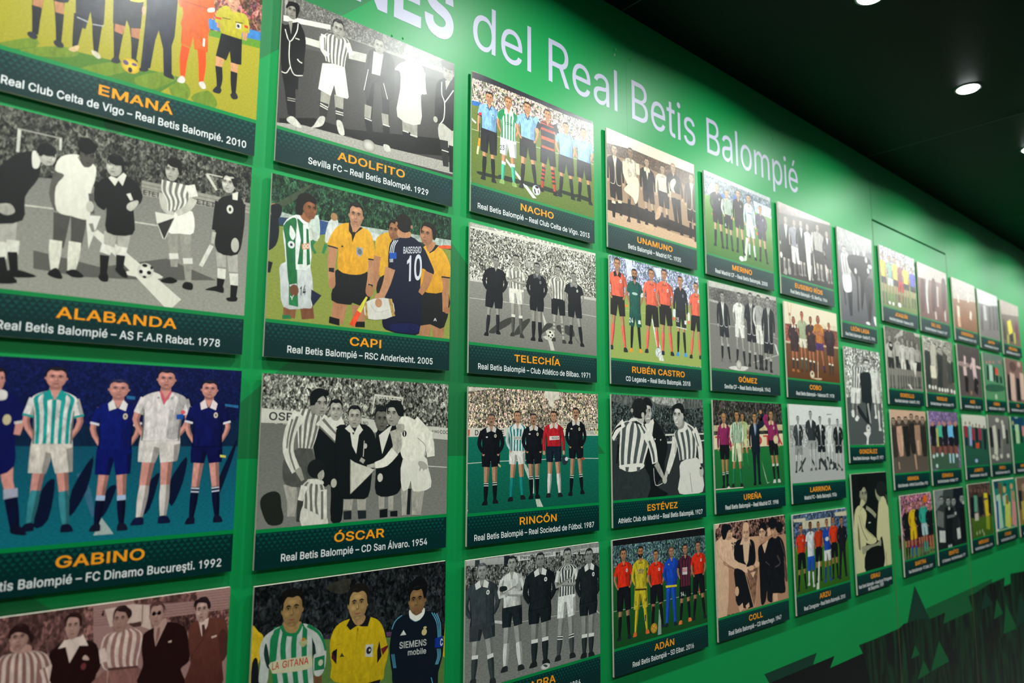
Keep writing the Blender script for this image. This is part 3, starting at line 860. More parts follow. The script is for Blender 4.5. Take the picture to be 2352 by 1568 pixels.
 ('ADOLFITO', 'Sevilla FC – Real Betis Balompié. 1929', 'old black and white photo board with lamp glare and men in piped blazers', -1.099, -0.124, -0.866, -0.059, """
G 5c5a56 -5,-5,1010,-5,1010,990,-5,990 0.175,0,0.4 c2=3c3c3a
P a8a49c 8,-3,982,-101,985,76,13,112 s=0 t=0.5 c2=8c8880
C 6e6c66 28,2,983,-69,985,44,547,79,101,117,15,138 0.104,0,0.5
P d0ccc2 7,114,240,68,241,92,8,141 s=0 t=0.1
P c8c4ba 10,188,194,171,196,205,12,221 s=0 t=0.1
P bcb8ae 339,158,438,143,432,196,342,215 s=0
P c0bcb2 786,146,894,140,886,198,787,199 s=0
G 4a4844 -26,256,986,108,995,658,-5,684 0.15,0,0.4 c2=3a3836
G 161614 11,608,175,557,347,560,991,432,993,526,485,627,363,591,12,640 0.15,0,0.4
G a09c92 -7,633,123,607,563,591,994,565,995,627,-6,665 0.15,0,0.5
S 181818 36,380,49,456,65,578 52,42.9,32.5
S 181818 72,368,75,447 39.5,32.9
P 181818 -11,149,16,159,74,121,102,144,119,200,116,291,112,367,66,393,13,388,0,246 t=0.1
S dcd8cc 18,178,42,230,73,170,78,126 4.7,4.7,4.7,4.7
S dcd8cc 42,230,42,297,51,348,72,381,112,370 4.6,4.6,4.6,4.6,4.6
S dcd8cc 51,348,33,385,10,386 4.6,4.6,4.6
S dcd8cc 82,300,93,309,106,311 6,6,6
S c8c4b8 68,203,88,202 5.4,5.4
P 8a867c 31,132,51,124,47,194 s=0
H 49,77,27.7,39.2 8c887c 181818 d=-0.3
P 181818 18,75,21,54,50,31,77,33,82,63,67,110,61,57,38,57
S 181818 58,426,72,582 40.5,28.7
S b0aca0 43,501,81,496 3.3,3.3
S b0aca0 44,511,81,506 3.3,3.3
P c8c4b8 46,597,75,581,117,615,104,626,53,614
S 9a968a 229,416,225,480 50.2,43.3
S 9a968a 297,408,300,477 48.9,41.7
S 2a2a28 221,467,220,536 48.7,34.8
S 2a2a28 301,469,302,539 41.6,33
S dcd8cc 203,476,243,485 4.8,4.8
S dcd8cc 202,487,242,495 4.8,4.8
S dcd8cc 282,489,322,487 4.8,4.8
S dcd8cc 283,500,323,498 4.8,4.8
P c8c4b8 203,542,230,537,218,581,164,608,177,590
P c8c4b8 288,536,317,534,333,592,304,594
P dcd8cc 206,275,269,255,321,251,348,398,341,409,283,412,270,361,254,422,190,409 s=0 t=0.15
S b8b4a8 204,146,202,196,225,229 34.9,30.7,25.2
T dcd8cc 228,115,207,138,214,219,223,258 315,103,342,121,326,206,321,255 str=6a6862 n=6 t=0.3
S dcd8cc 207,131,206,208,239,224 28,25.2,21
S 6a6862 211,143,213,206 5.6,5.6
S dcd8cc 331,125,355,181 29.5,25.1
H 281,77,30.4,46.7 a8a498 2a2826 d=0
S 181818 458,260,464,316,461,469 50.9,43.2,33.9
S 181818 545,259,551,331,559,461 52.5,44.6,35
S 9a968a 455,406,453,471 38.2,35.1
S 9a968a 550,420,556,477 39.6,36.5
S 181818 457,477,472,566 42.8,30.6
S 181818 560,483,563,584 39.6,30.1
S dcd8cc 438,476,477,479 5,5
S dcd8cc 540,478,580,478 5.1,5.1
P 3a3836 453,115,532,93,589,109,600,210,596,331,539,335,522,282,474,284,454,378,429,335,441,222 t=0.2
P dcd8cc 476,114,532,108,516,229,469,234 s=0 t=0.1
H 507,76,30,41.3 a8a498 5a5854
P c8c4b8 547,581,579,579,588,606,556,611
S dcd8cc 449,219,429,335 3.8,3.8
S dcd8cc 537,262,563,338 4,4
S 9a968a 677,425,679,484 51.5,44.8
S 9a968a 719,420,723,494 50.6,43.9
S 181818 678,477,693,570 49.8,36.5
S 181818 723,490,719,577 48.7,35.3
S dcd8cc 657,476,691,477 5.2,5.2
S dcd8cc 701,485,746,483 5.2,5.2
P c8c4ba 639,113,715,78,776,102,792,206,797,235,762,254,762,411,623,412,635,259,632,169,599,166 t=0.12
S c0bcb2 772,119,775,242 31.2,22.5
H 684,59,33.8,45.7 b8b4a8 8a867c
E c8c4b8 466,611,36.6,31.7 c2=8a867c
P b8b4a8 880,371,972,367,973,477,891,469 t=0.2
S 2a2a28 913,455,930,597 54.2,36.1
S dcd8cc 901,512,946,512 5.4,5.4
S 181818 964,472,967,619 36.6,27.5
P 181818 866,141,920,99,986,92,990,370,907,363,880,371,853,356,854,216 t=0.1
S dcd8cc 893,132,895,202,914,243,911,331,889,369 6.4,6.4,6.4,6.4,6.4
S dcd8cc 972,153,941,203,914,243 6.2,6.2,6.2
P a8a49a 916,116,953,103,922,170 s=0
H 934,66,36.9,46.1 a09c90 3a3834 d=0
E 3a3834 933,22,46.2,27.1
E b0aca0 857,355,14.2,16.9
"""),
 ('CAPI', 'Real Betis Balompié – RSC Anderlecht. 2005', 'photo board of referees in orange yellow shirts beside a navy number ten', -1.107, -0.129, 0.003, 0.818, """
C 1c3c28 -5,-5,1010,-5,1010,990,-5,990 0.065,0.35,0.9 c2=2a5636
P 3c4a34 -26,173,165,18,191,5,117,92,5,190 s=0 t=0.4
G 7d8a3c -29,239,320,207,1018,174,1026,660,-5,712 0.1,0,0.2 c2=8c9444
P a8b4a8 -33,162,121,172,982,123,982,166,503,198,252,208,-24,226 s=0 t=0.6
P 26405c 11,195,122,184,130,226,18,224 s=0 t=0.5
P 30507c 211,166,291,168,293,219,234,237 s=0 t=0.4
P c8ccc8 495,173,554,175,555,209,504,212 s=0
P 203028 732,169,846,169,847,232,749,221 s=0 t=0.4
P c4d0c4 180,197,223,144,234,249,189,270 t=0.3
S 2c7a48 209,267,197,294,218,327 19.3,16.7,11.6
S c0c4b8 188,245,228,250 37.4,37.4
P d0d4cc 277,165,317,144,326,187,301,249,261,263 t=0.3
S 2c7a48 268,274,254,321 17,13.1
E a07850 303,137,17.6,19.1
P 141a20 -25,202,22,168,39,213,42,273,29,324,-5,354,-18,344 t=0.1
E b88460 15,164,24,28.8
P 14161a -3,150,38,134,52,156,41,195,11,201
S 14161a 9,399,2,448 23.6,17.7
S 8a5a3c 108,576,105,636 61,54.9
S 7a4c34 183,566,195,632 63.3,60.7
P 2c7a48 74,627,110,623,117,640,75,645 s=0
P ccd0cc 57,403,130,379,195,393,215,562,177,585,78,591,58,475 t=0.25 c2=bcc0bc
P 2a7a46 94,409,132,409,146,583,102,579 s=0 t=0.3
P dfe3dc 61,221,114,167,153,171,180,216,195,393,94,409,73,340 t=0.25
P 1f6b3c 122,184,150,178,157,276,159,387,134,391,145,278 s=0 t=0.3
P 1f6b3c 168,218,179,222,194,381,178,390 s=0 t=0.3
P 1f6b3c 61,227,103,182,122,196,120,283,125,392,135,482,101,493,85,399,73,292 t=0.3
P dfe3dc 92,221,105,231,119,259,107,285,91,264 t=0.2
E d8dcd8 101,307,16.1,16.9
E 26242c 101,307,6.2,6.7
P c88a5c 149,296,187,283,188,311,153,320 s=0 t=0.1
X f0e8e0 156,315,186,307,18 GO
S c8c8c4 101,493,135,482 8.5,8.5
E 6e4832 124,511,21,26.4
X 1e2430 151,531,178,521,41 14
X dcdcd0 106,558,124,550,18 Y
P 20283c 205,496,255,517,215,572,204,539 s=0 t=0.5
P 9a6240 145,148,184,159,179,191,140,174
H 180,125,33.4,48.6 8e5a3a 15110f d=0.85
P 15110f 118,98,129,67,173,54,210,77,208,97,175,91,150,116,146,160,120,160,113,130
P f0f0ea 111,168,140,174,167,200,154,202 s=0 t=0.1
S b07a58 349,539,336,635 73.7,60.3
S b07a58 447,540,450,635 77.2,58.9
P 181818 298,608,349,615,350,646,296,639 s=0
P 181818 432,618,481,613,482,641,431,644 s=0
P 1a1a1c 327,385,487,372,498,534,415,531,401,542,305,532,321,430 t=0.3
S b88460 305,274,299,376,305,451 46.8,37.4,33.4
S b88460 507,304,509,382,498,462 46.4,40.6,36.2
P e0a62c 380,150,444,157,495,173,519,235,529,300,489,307,487,366,424,395,333,384,329,282,275,276,299,211,332,170 t=0.25 c2=d89a26
S 1a1a1c 277,279,328,284 6.3,6.3
S 1a1a1c 489,307,527,306 6.6,6.6
P 1a1a1c 380,150,390,145,402,191,444,157,455,161,417,195,401,241,396,206,381,189 s=0 t=0.1
P 98a0a4 425,260,460,259,459,289,442,305,426,295 s=0 t=0.5
E 60686c 442,279,11.4,14.3
P 1a1a1c 343,275,349,263,358,272 s=0
S 1c1c1c 286,391,313,390 17.6,22.6
E b07a58 305,451,17.4,27.5
S 1c1c1c 493,434,518,437 13,14.3
E a87450 501,462,21.6,28.5
P b88460 390,142,443,144,416,189,398,173
H 417,107,38.2,54.9 c08c6c 1c1614 d=-0.1
S d8d048 488,493,448,569 9.6,23.4
S e8502c 448,569,412,639 23.1,27.2
P d8a02a 533,193,599,153,615,191,605,341,576,392,538,351,527,260 t=0.25
S b07a58 539,285,534,352,541,450 36.6,32.2,29.3
P 181818 554,389,613,373,616,473,541,469 t=0.2
S 1a1614 614,150,628,107 45.5,45.5
H 629,141,32.2,50.2 9a6848 15110f d=-0.4
S a87854 823,583,820,658 80.6,64.5
S a87854 905,588,906,657 79.9,63.2
P 1a1a1c 778,417,969,405,943,591,855,586,774,588 t=0.3
X c8ccc8 875,567,896,566,15 A
S b07a54 942,323,949,443,946,513 47.7,42.5,30.6
E a06c48 958,501,20.5,18.3
P e0a62c 797,199,871,165,931,190,975,261,975,325,921,326,927,410,794,415,800,296 t=0.25 c2=d29424
S 1a1a1c 921,330,975,327 7.1,7.1
P 1a1a1c 871,165,901,166,872,200,839,220,855,189 s=0
P b07a54 821,160,879,156,855,203,830,207
H 827,123,42.9,56.3 b07a58 1c1614 d=-0.85
P 1c1614 790,81,810,59,860,60,882,91,879,135,862,138,853,90,819,79
P d8582c 905,166,973,153,978,170,909,179 t=0.2
P 10142c 653,174,723,150,797,185,848,260,874,312,850,330,800,303,790,395,788,641,621,644,575,609,587,490,600,328,599,288,608,206 t=0.12
P 121a4a 628,610,775,595,776,638,636,642 t=0.3
S b88460 612,333,595,409,561,493 56.3,43,32.6
S b07850 841,318,826,376,791,436 51.1,43.1,28.7
E b88460 553,494,25,28.7
P 1a50a8 604,257,644,247,647,280,608,287 s=0
S dce0e4 631,188,615,218,608,256 3.8,3.8,3.8
S dce0e4 641,186,624,216,618,255 3.8,3.8,3.8
S dce0e4 652,184,633,215,628,253 3.8,3.8,3.8
S dce0e4 609,287,611,303 3.8,3.8
S dce0e4 617,285,618,302 3.8,3.8
S dce0e4 624,284,625,301 3.8,3.8
X c8ccd0 685,246,791,225,33 BASEGGIO
X ccd0d4 708,383,797,359,125 10
P b88460 652,129,723,129,720,158,653,167
H 686,95,43.9,49.5 b88460 1a1614 hs=K
P d0ccc0 485,516,616,486,634,570,495,598 t=0.15
S b08c4c 616,486,638,569 19.5,18 t=0.8
S b08c4c 482,523,493,599 10,12.8 t=0.8
S b0a898 507,526,544,560,611,539 2,2,2
E b88460 552,514,19.1,22.2
"""),
 ('ÓSCAR', 'Real Betis Balompié – CD San Álvaro. 1954', 'black and white photo board of a pennant handover with a small boy', -1.104, -0.132, 0.890, 1.705, """
C 7a7a70 -5,-5,1010,-5,1010,990,-5,990 0.065,0,1.0
G 6c6c64 -26,206,1018,286,1026,747,-3,661 0.1,0,0.25 c2=7a7a72
P c8c6b8 -6,147,217,162,219,214,-3,209 s=0 t=0.1
P c4c2b4 476,180,562,191,563,248,478,230 s=0 t=0.1
P c4c2b4 733,208,975,222,976,282,735,266 s=0 t=0.1
X 1c2020 34,197,141,199,33 OSB
X 30302c 876,246,919,248,12 FINO
X 30302c 924,251,975,253,17 COC
X 40403c 484,211,512,214,16 NO
P ccc8ba 543,66,699,76,699,85,543,75 s=0
S ccc8ba 545,67,532,160 6.4,6.4
S ccc8ba 699,76,696,118 6.8,6.8
P 20241f 545,116,625,120,618,139,553,141 s=0
X dcd8ca 558,87,692,93,14 ARA_CALIDAD
S d0ccc0 840,410,970,420 4,4
P 20241f 13,532,34,506,74,497,99,515,107,565,118,610,105,637,52,633,21,576 t=0.1
P 12181a 246,261,321,189,374,200,417,261,398,488,391,641,338,638,332,486,294,484,250,355 t=0.1
P d8d4c6 301,184,335,231,368,213,391,212,373,176,340,171 s=0 t=0.1
H 345,150,31.8,45.3 b4b0a2 12181a d=0
S a8a498 138,466,153,534,151,607 57.9,48.2,33.8 t=0.35
S 3a3c38 217,469,196,537,188,632 36.8,36.8,24.5
P 50524c 168,319,236,325,253,424,218,481,120,471,104,386,121,353 t=0.3
P a8a498 222,132,254,149,255,173,217,173
T d8d4c6 178,145,162,192,165,250,171,316 280,148,269,202,253,273,236,320 str=6e6e66 n=4 t=0.3 ph=0.3
S d8d4c6 173,169,134,239,126,330,166,416 66.2,54.1,48.1,42.1
S 6e6e66 161,180,140,250,132,330,160,410 12.1,10.9,8.4,7.2
S 6e6e66 138,192,123,261,119,318 8.4,7.2,6
S 9a968a 172,405,198,457 30.4,15.8
S d8d4c6 269,190,336,249,398,303 62.5,50,38.7
S 6e6e66 282,190,343,249,405,303 13.8,10,7.5
S 6e6e66 264,220,324,273,379,321 7.5,7.5,6.2
S a8a498 405,315,447,352,493,374 35.4,25.3,19
H 263,125,38.5,51.1 a8a498 12181a d=0.85
P 12181a 216,110,219,73,257,51,302,64,305,83,277,86,255,101,248,121,233,129,219,127
E 98948a 250,129,8.9,14.2
S 8a867c 227,132,236,167 16.4,18.9
S a8a498 424,537,419,596 46.9,42.9
S a8a498 489,540,491,601 48.3,41.4
P 20262a 399,601,439,600,441,639,401,639 s=0
P 20262a 470,602,515,605,516,641,475,641 s=0
P 12181a 349,237,415,218,498,211,549,260,563,360,541,433,523,542,454,548,380,535,356,428 t=0.1
P d8d4c6 416,230,437,260,463,205,485,236,465,260,454,346,432,309 s=0 t=0.1
P d8d4c6 392,230,415,212,444,248,416,248 s=0 t=0.1
P d8d4c6 463,211,486,236,471,248,444,248 s=0 t=0.1
H 440,178,34.4,47.9 b0ac9e 12181a d=0
S c8c4b6 494,285,491,359 3.5,3.5
E b8b4a8 500,310,9.8,12.3
S a8a498 594,540,596,601 33.1,28.8
S a8a498 645,542,647,611 29.3,26.4
P 12181a 586,607,629,603,630,643,587,643 s=0
P 12181a 644,617,684,616,685,644,644,641 s=0
P 12181a 556,248,613,216,673,221,707,375,703,501,660,543,565,532,561,409 t=0.1
P d8d4c6 571,260,606,235,643,209,615,285,592,348 s=0 t=0.1
H 583,188,36.4,51.7 6a685e 12181a d=0.2
S a8a498 726,515,730,641 52.9,42.3 t=0.35
S a8a498 799,525,791,645 74.1,51 t=0.35
S 1c2224 749,516,745,639 18.2,19.8
P dcd8ca 707,375,831,364,856,417,874,515,772,530,756,478,741,516,704,514 t=0.15
P e2dece 694,170,764,181,828,233,880,246,838,305,831,370,723,381,691,336,674,272,666,234 t=0.2
S e2dece 764,194,849,272,871,365 68.7,61.1,45.8
S 9c988c 789,272,838,312,831,364 3.9,3.9,3.1
S b0ac9e 658,234,675,311,647,348 59.9,52.4,41.9 t=0.4
S e2dece 661,336,611,385,554,400 49.7,43.2,28.8
S b4b0a2 554,400,512,405 20.9,13.5
E 12181a 713,252,12.2,15.4
E d8d4c6 713,252,3,12.9
P a8a498 665,209,710,208,704,247,673,234
E a8a498 824,406,31.6,16.9 r=0.5
S a8a498 816,403,805,432 12.3,7.7
S a8a498 832,406,829,432 11,7.9
H 649,161,40.3,53.7 a8a498 12181a d=-0.85
P 12181a 611,127,624,98,669,93,700,118,705,163,679,167,663,145,648,126
P ccc8b8 424,370,449,385,555,421,430,526 s=0 t=0.2
S 6a6a60 426,373,433,526,551,424 3,3,3 s=0
S a8a498 476,370,497,383 19.1,19.1
E c8c4b6 584,458,14.4,19.8
E b4b0a2 346,474,14.4,20
P d4d0c2 203,565,259,575,312,612,317,659,201,650 t=0.2
T dcd8ca 229,453,196,480,205,526,203,571 280,460,304,502,298,577,312,624 str=6e6e66 n=4 t=0.3
S dcd8ca 206,480,190,542 30.5,24.4
S dcd8ca 294,501,303,629 38.3,32
S 6e6e66 291,507,296,629 11.5,11.5
P d8d4c6 223,452,286,458,293,478,230,470
E a8a498 288,431,10.3,14
E 181c1e 259,407,41.8,41.9
P a8a498 266,436,291,414,298,443,280,460
"""),
 ('', '', 'dark photo board of three captains cut at chest, middle one in yellow', -1.097, -0.131, 1.770, 2.585, """
C 1c2022 -5,-5,1010,-5,1010,990,-5,990 0.043,0.12,0.9
P 34322c 325,36,437,19,416,80,348,67 t=0.6
P 3c2a40 324,247,351,255,352,282,325,270 s=0
P 5a3c58 632,283,662,288,658,308,633,304 s=0
G 55743a -11,211,1039,369,1044,633,-1,405 0.05,0,0.15
P d0ae24 -6,165,26,181,48,206,42,271,29,322,38,413,-1,405 t=0.3
P 14181c 5,299,27,289,38,413,7,407 t=0.2
S 6a4a30 296,402,298,440 38.8,34.5
T b8bcb4 92,173,75,240,83,315,104,428 262,194,265,274,268,351,282,467 str=187848 n=4 ph=-0.02 t=0.25
P b8bcb4 128,172,81,186,47,210,33,255,40,306,36,377,71,388,76,328,76,259,82,205 t=0.2
P 18302c 59,230,73,276,80,329,68,326,52,272 t=0.2
P 187848 120,174,92,185,82,216,83,307,106,308,111,232,117,196 s=0 t=0.25
P b8bcb4 219,179,279,208,311,244,331,306,329,374,309,408,279,398,272,333,279,296,259,235 t=0.2
P 18302c 262,243,278,277,284,312,269,321 s=0 t=0.2
S 187848 240,190,289,225,316,268,329,309 14.3,11.8,10.9,10.1
P 187044 278,330,325,327,326,385,278,383 s=0 t=0.3
E b8bc9c 307,355,11.3,13.1
P 9c7c4e 131,158,210,170,204,214,162,215,137,192 t=0.2
S 187848 122,171,137,200,162,215,195,213,214,178 13.6,13.6,13.6,13.6,13.6
P c0bf9c 83,311,208,313,258,319,268,343,252,370,109,360,88,345 t=0.1
X b83428 90,342,120,342,27 LA
X b83428 134,343,251,348,27 GITANA
E a8a878 224,258,16,16
P a8a878 203,252,225,263,247,256,223,276
E b07a28 224,244,9.3,6.8
H 169,115,46.5,68.4 9c7c4e 12100e d=-0.1
P 12100e 122,85,122,40,150,27,187,30,218,57,222,100,211,90,205,67,172,58,131,60,128,86 t=0.3
P c8a818 439,195,376,216,351,263,349,313,360,376,376,449,600,496,627,441,645,375,633,320,607,246,552,205 t=0.25 c2=b89c14
P 15131a 384,311,362,319,357,345,382,377 s=0 t=0.2
P 15131a 596,314,586,356,588,413,611,385 s=0 t=0.2
P 6a1c24 605,352,644,342,642,354,616,382 s=0 t=0.4
P 4a1824 358,322,377,345,377,364,359,349 s=0
P 15161a 448,184,426,221,445,244,472,232,486,230,501,237,534,242,547,204,523,188,514,207,486,218,462,207 s=0 t=0.15
P a88254 452,181,518,191,510,222,484,230,463,215
S 2a2410 483,240,483,254 3.8,3.8
S 8c7410 480,253,479,293 2.3,2.3
P b8bab0 525,321,565,324,562,380,524,371 s=0 t=0.2
E 202420 543,348,13.4,16.1
E b8bab0 547,347,4.8,5.7
P 3a3a20 397,349,408,333,420,352 s=0
S 9a8010 379,295,406,294 2,2
P 1a1818 523,488,609,486,600,508 s=0
H 481,137,49,69.6 ab8a58 181614 d=-0.1
P 181614 431,130,430,74,461,48,504,49,536,80,540,146,528,136,519,90,471,67,439,87,436,131 t=0.3
P 0c1622 757,220,706,229,671,256,654,328,653,385,668,469,694,532,909,578,930,523,961,421,954,355,942,292,891,232,837,223 t=0.12
P e0e0d4 757,203,800,235,839,206,843,233,816,259,790,261,761,243 t=0.1
S 3a7890 761,243,790,262,816,259 2.6,2.6,2.6
P 8c6c48 762,195,836,202,815,229,789,233
S 5a9cb4 886,235,917,288,927,359 4.9,4.9,4.9
S 5a9cb4 900,239,927,289,934,360 4.9,4.9,4.9
S 5a9cb4 914,243,937,291,942,361 5,5,5
S 5a9cb4 922,410,926,445,913,481 4.4,4.4,4.4
S 5a9cb4 931,411,933,446,919,482 4.4,4.4,4.4
S 5a9cb4 940,413,941,448,926,483 4.4,4.4,4.4
S 5a9cb4 716,222,681,241,662,276 4.6,4.6,4.6
S 4a8ca4 663,387,677,451 3.5,3.5
S 4a8ca4 670,388,683,452 3.5,3.5
S 4a8ca4 677,389,689,453 3.5,3.5
P 14308c 907,360,954,355,955,407,908,403 s=0
X d8dcd8 939,400,955,398,30 C
P c8ccc0 708,312,726,290,742,314 s=0 t=0.3
E c0b078 844,319,15.1,15.4
E c0b078 848,299,9.7,6
X b4b8b4 705,370,858,382,28 SIEMENS
X b4b8b4 753,409,857,419,25 mobile
P c8a818 967,269,975,271,979,472,956,450,963,356 s=0 t=0.2
P 101620 689,515,898,550,910,595,690,547 t=0.2
S 4a9ab8 889,536,904,581 4.3,4.3
H 801,167,49,64.5 8c6a44 0e0e10 d=-0.25
P 0e0e10 750,134,751,96,780,65,817,54,852,87,856,131,841,164,829,127,812,104,791,92,765,110,760,140 t=0.3
S 70543a 770,213,800,228,829,222 6,9.5,5.2 t=0.3
"""),
 ('NACHO', 'Real Betis Balompié – Real Club Celta de Vigo. 2013', 'sunny photo board with referees in sky blue shirts and black shorts', 0.001, 0.996, -0.872, -0.063, """
C b8a898 -5,-5,1010,-5,1010,990,-5,990 0.093,0.45,1.0
P 23232c -4,3,1000,-32,999,15,726,30,436,27,170,31,-4,43 s=0 t=0.5
P 2468b0 -6,175,67,168,47,198,-6,201 s=0
G 66782e -6,201,257,176,675,202,1011,275,1004,648,1,663 0.1,0,0.3 c2=5a6e2a
P d4d8d0 -1,276,32,293,28,304,0,290 s=0
S b8c0a0 0,342,258,328,529,308,994,287 3.6,3.6,3.6,3.6 s=0
P d0d4cc 237,450,254,446,491,629,459,633 s=0 t=0.1
P 1e2818 51,572,208,566,200,581,60,590 t=0.1
P 1e2818 208,553,364,548,347,573,208,579 t=0.1
P 1e2818 382,544,529,543,519,566,400,567 t=0.1
P 1e2818 519,538,682,542,662,561,529,564 t=0.1
P 1e2818 682,528,843,527,822,547,692,547 t=0.1
P 1e2818 833,522,958,523,947,548,843,542 t=0.1
F 124,83,88,612,158,612,66.3 1c1816,c89068,8ab8e2,242226,1e1c20,202226 arm=l hem=0.435 se=0.69 st=0.74 sl=s cuff=1c2030 v=2a4a78 vd=0.22 badge=9ab8d0
S e89018 56,379,50,428 14.5,16.1
S d8d8a0 48,428,41,476 14.4,12.8
S 202020 56,292,53,380 6.5,4.8
P c83048 47,230,70,226,65,243,47,245 s=0
F 267,65,225,602,312,598,67.8 6a4a30,c89068,e4eae6,e0e2e4,40b890,88a860 str=1f9055 n=5 ph=0.1 arm=b sl=s hem=0.49 se=0.67 st=0.75 top=e0e4e0 col=e8ece8
P 1f8a50 197,174,235,155,231,191,206,227,184,213 t=0.3
P 1f8a50 305,154,332,167,337,208,314,207 t=0.3
X 1a2238 205,404,239,398,27 23
X 1c5a48 247,242,303,239,17 CIRSA
F 416,48,373,594,482,561,71.1 1c1816,c89068,8ab8e2,242226,1e1c20,202226 arm=b hem=0.42 se=0.64 st=0.72 v=2a4a78 vd=0.22
F 583,42,536,577,643,577,69.1 241c18,c08860,d8583c,221e24,c84030,201a20 str=26202a hoop=1 n=5 arm=n hem=0.48 se=0.66 st=0.7 hoopsock=26202a
S 8ab8e2 473,130,520,174 41.6,36.7
S 26202a 520,152,492,211 39.6,30.6
E c89068 494,207,16.9,17.2
S 26202a 641,123,675,187 37.6,33.9
X 28202a 549,187,626,179,12 CITROEN
F 741,78,690,573,797,567,72.5 1c1816,c89068,8ab8e2,242226,1e1c20,202226 arm=b hem=0.45 se=0.68 st=0.73 v=6a90b8 vd=0.21
F 902,68,858,564,958,565,71.8 1c1816,c89068,8ab8e2,242226,1e1c20,202226 arm=b hem=0.45 se=0.68 st=0.74 v=6a90b8 vd=0.21
E d8dcdc 488,579,33.3,30.8 c2=b0b4b4
E 1c1c24 493,559,14.8,8.4
S 1c1c24 473,574,482,600 9,10.8
S 5a2a3a 503,574,506,594 7.4,7.4
"""),
 ('TELECHÍA', 'Real Betis Balompié – Club Atlético de Bilbao. 1971', 'grey photo board of five men before a packed stand, dotted ball on line', -0.002, 1.003, 0.002, 0.822, """
C a8a598 -5,-5,1010,-5,1010,990,-5,990 0.118,0,1.15
P d4d0c2 -8,-5,1008,-15,1008,14,678,23,248,31,-7,31 s=0 t=0.2
P a09e94 -8,1,1008,-15,1008,-1,679,13,247,12,-7,22 s=0 t=0.1
X d0ccc0 15,17,125,14,13 cerveza
X dcd8ca 168,14,763,11,31 Cruzcampo
X c8c4b8 815,12,927,10,14 cerveza
G 8a8880 -7,321,330,312,1013,306,1006,670,-2,675 0.1,0,0.28 c2=78766e
P c8c4b8 -7,312,330,303,1013,289,1013,306,330,315,-7,324 s=0 t=0.3
S c4c0b4 2,417,447,401,1011,407 3.2,3.2,3.2 s=0
P c8c4b6 537,431,559,467,612,578,638,649,607,652,585,593,550,500 s=0 t=0.1
P c8c4b6 541,578,585,567,612,584,585,593
P 9a9890 405,146,534,137,534,173,405,184 s=0 t=0.2
X c8c4b8 422,175,482,174,24 Ter
X 30302c 564,308,600,307,14 AN
P 3c3c38 135,586,219,523,298,490,291,528,196,580,173,594 t=0.1
P 3c3c38 315,587,364,520,430,482,439,499,389,555,372,575 t=0.1
P 3c3c38 515,574,568,498,630,498,550,551 t=0.1
P 3c3c38 720,535,730,488,795,507,804,553 t=0.1
P 3c3c38 648,509,684,493,711,522,702,550 t=0.1
P 3c3c38 804,546,860,601,823,571 t=0.1
F 183,156,123,611,200,595,68.6 1a1a1a,9a968c,161a1e,161a1e,23262a,1a1c1e arm=b sl=l se=0.645 hem=0.5 st=0.745 lw=0.42 d=0.3
F 332,122,311,596,376,599,62.2 181818,a8a498,e0dccd,e4e0d2,55554f,3a3a36 str=7c7a72 n=4 arm=c sl=s se=0.595 hem=0.42 st=0.735 top=dcd8ca lw=0.5
F 496,142,468,607,520,608,63.8 1a1a1a,9a968c,161a1e,161a1e,1c1f22,1a1c1e arm=b sl=l se=0.615 hem=0.5 st=0.755 col=55555a lw=0.55 badge=8a8a84
F 667,133,634,595,715,601,63.7 181818,a8a498,e0dccd,14181c,b4b0a4,3a3a36 str=7c7a72 n=4 arm=b se=0.64 hem=0.435 st=0.735 hoopsock=7a7870 lw=0.5
F 804,153,775,599,872,607,66.4 3a3a38,9a968c,161a1e,161a1e,1c1f22,1a1c1e arm=b sl=s se=0.615 hem=0.45 st=0.735 col=8a8a84 lw=0.52 badge=dcdcd4
E e0dccc 605,556,30.2,25.7 c2=c4c0b0
E 161a1e 601,545,8.9,6.4
E 161a1e 590,567,7.1,5.8
E 161a1e 619,561,6.2,6.4
E 161a1e 608,575,7.1,3.9
"""),
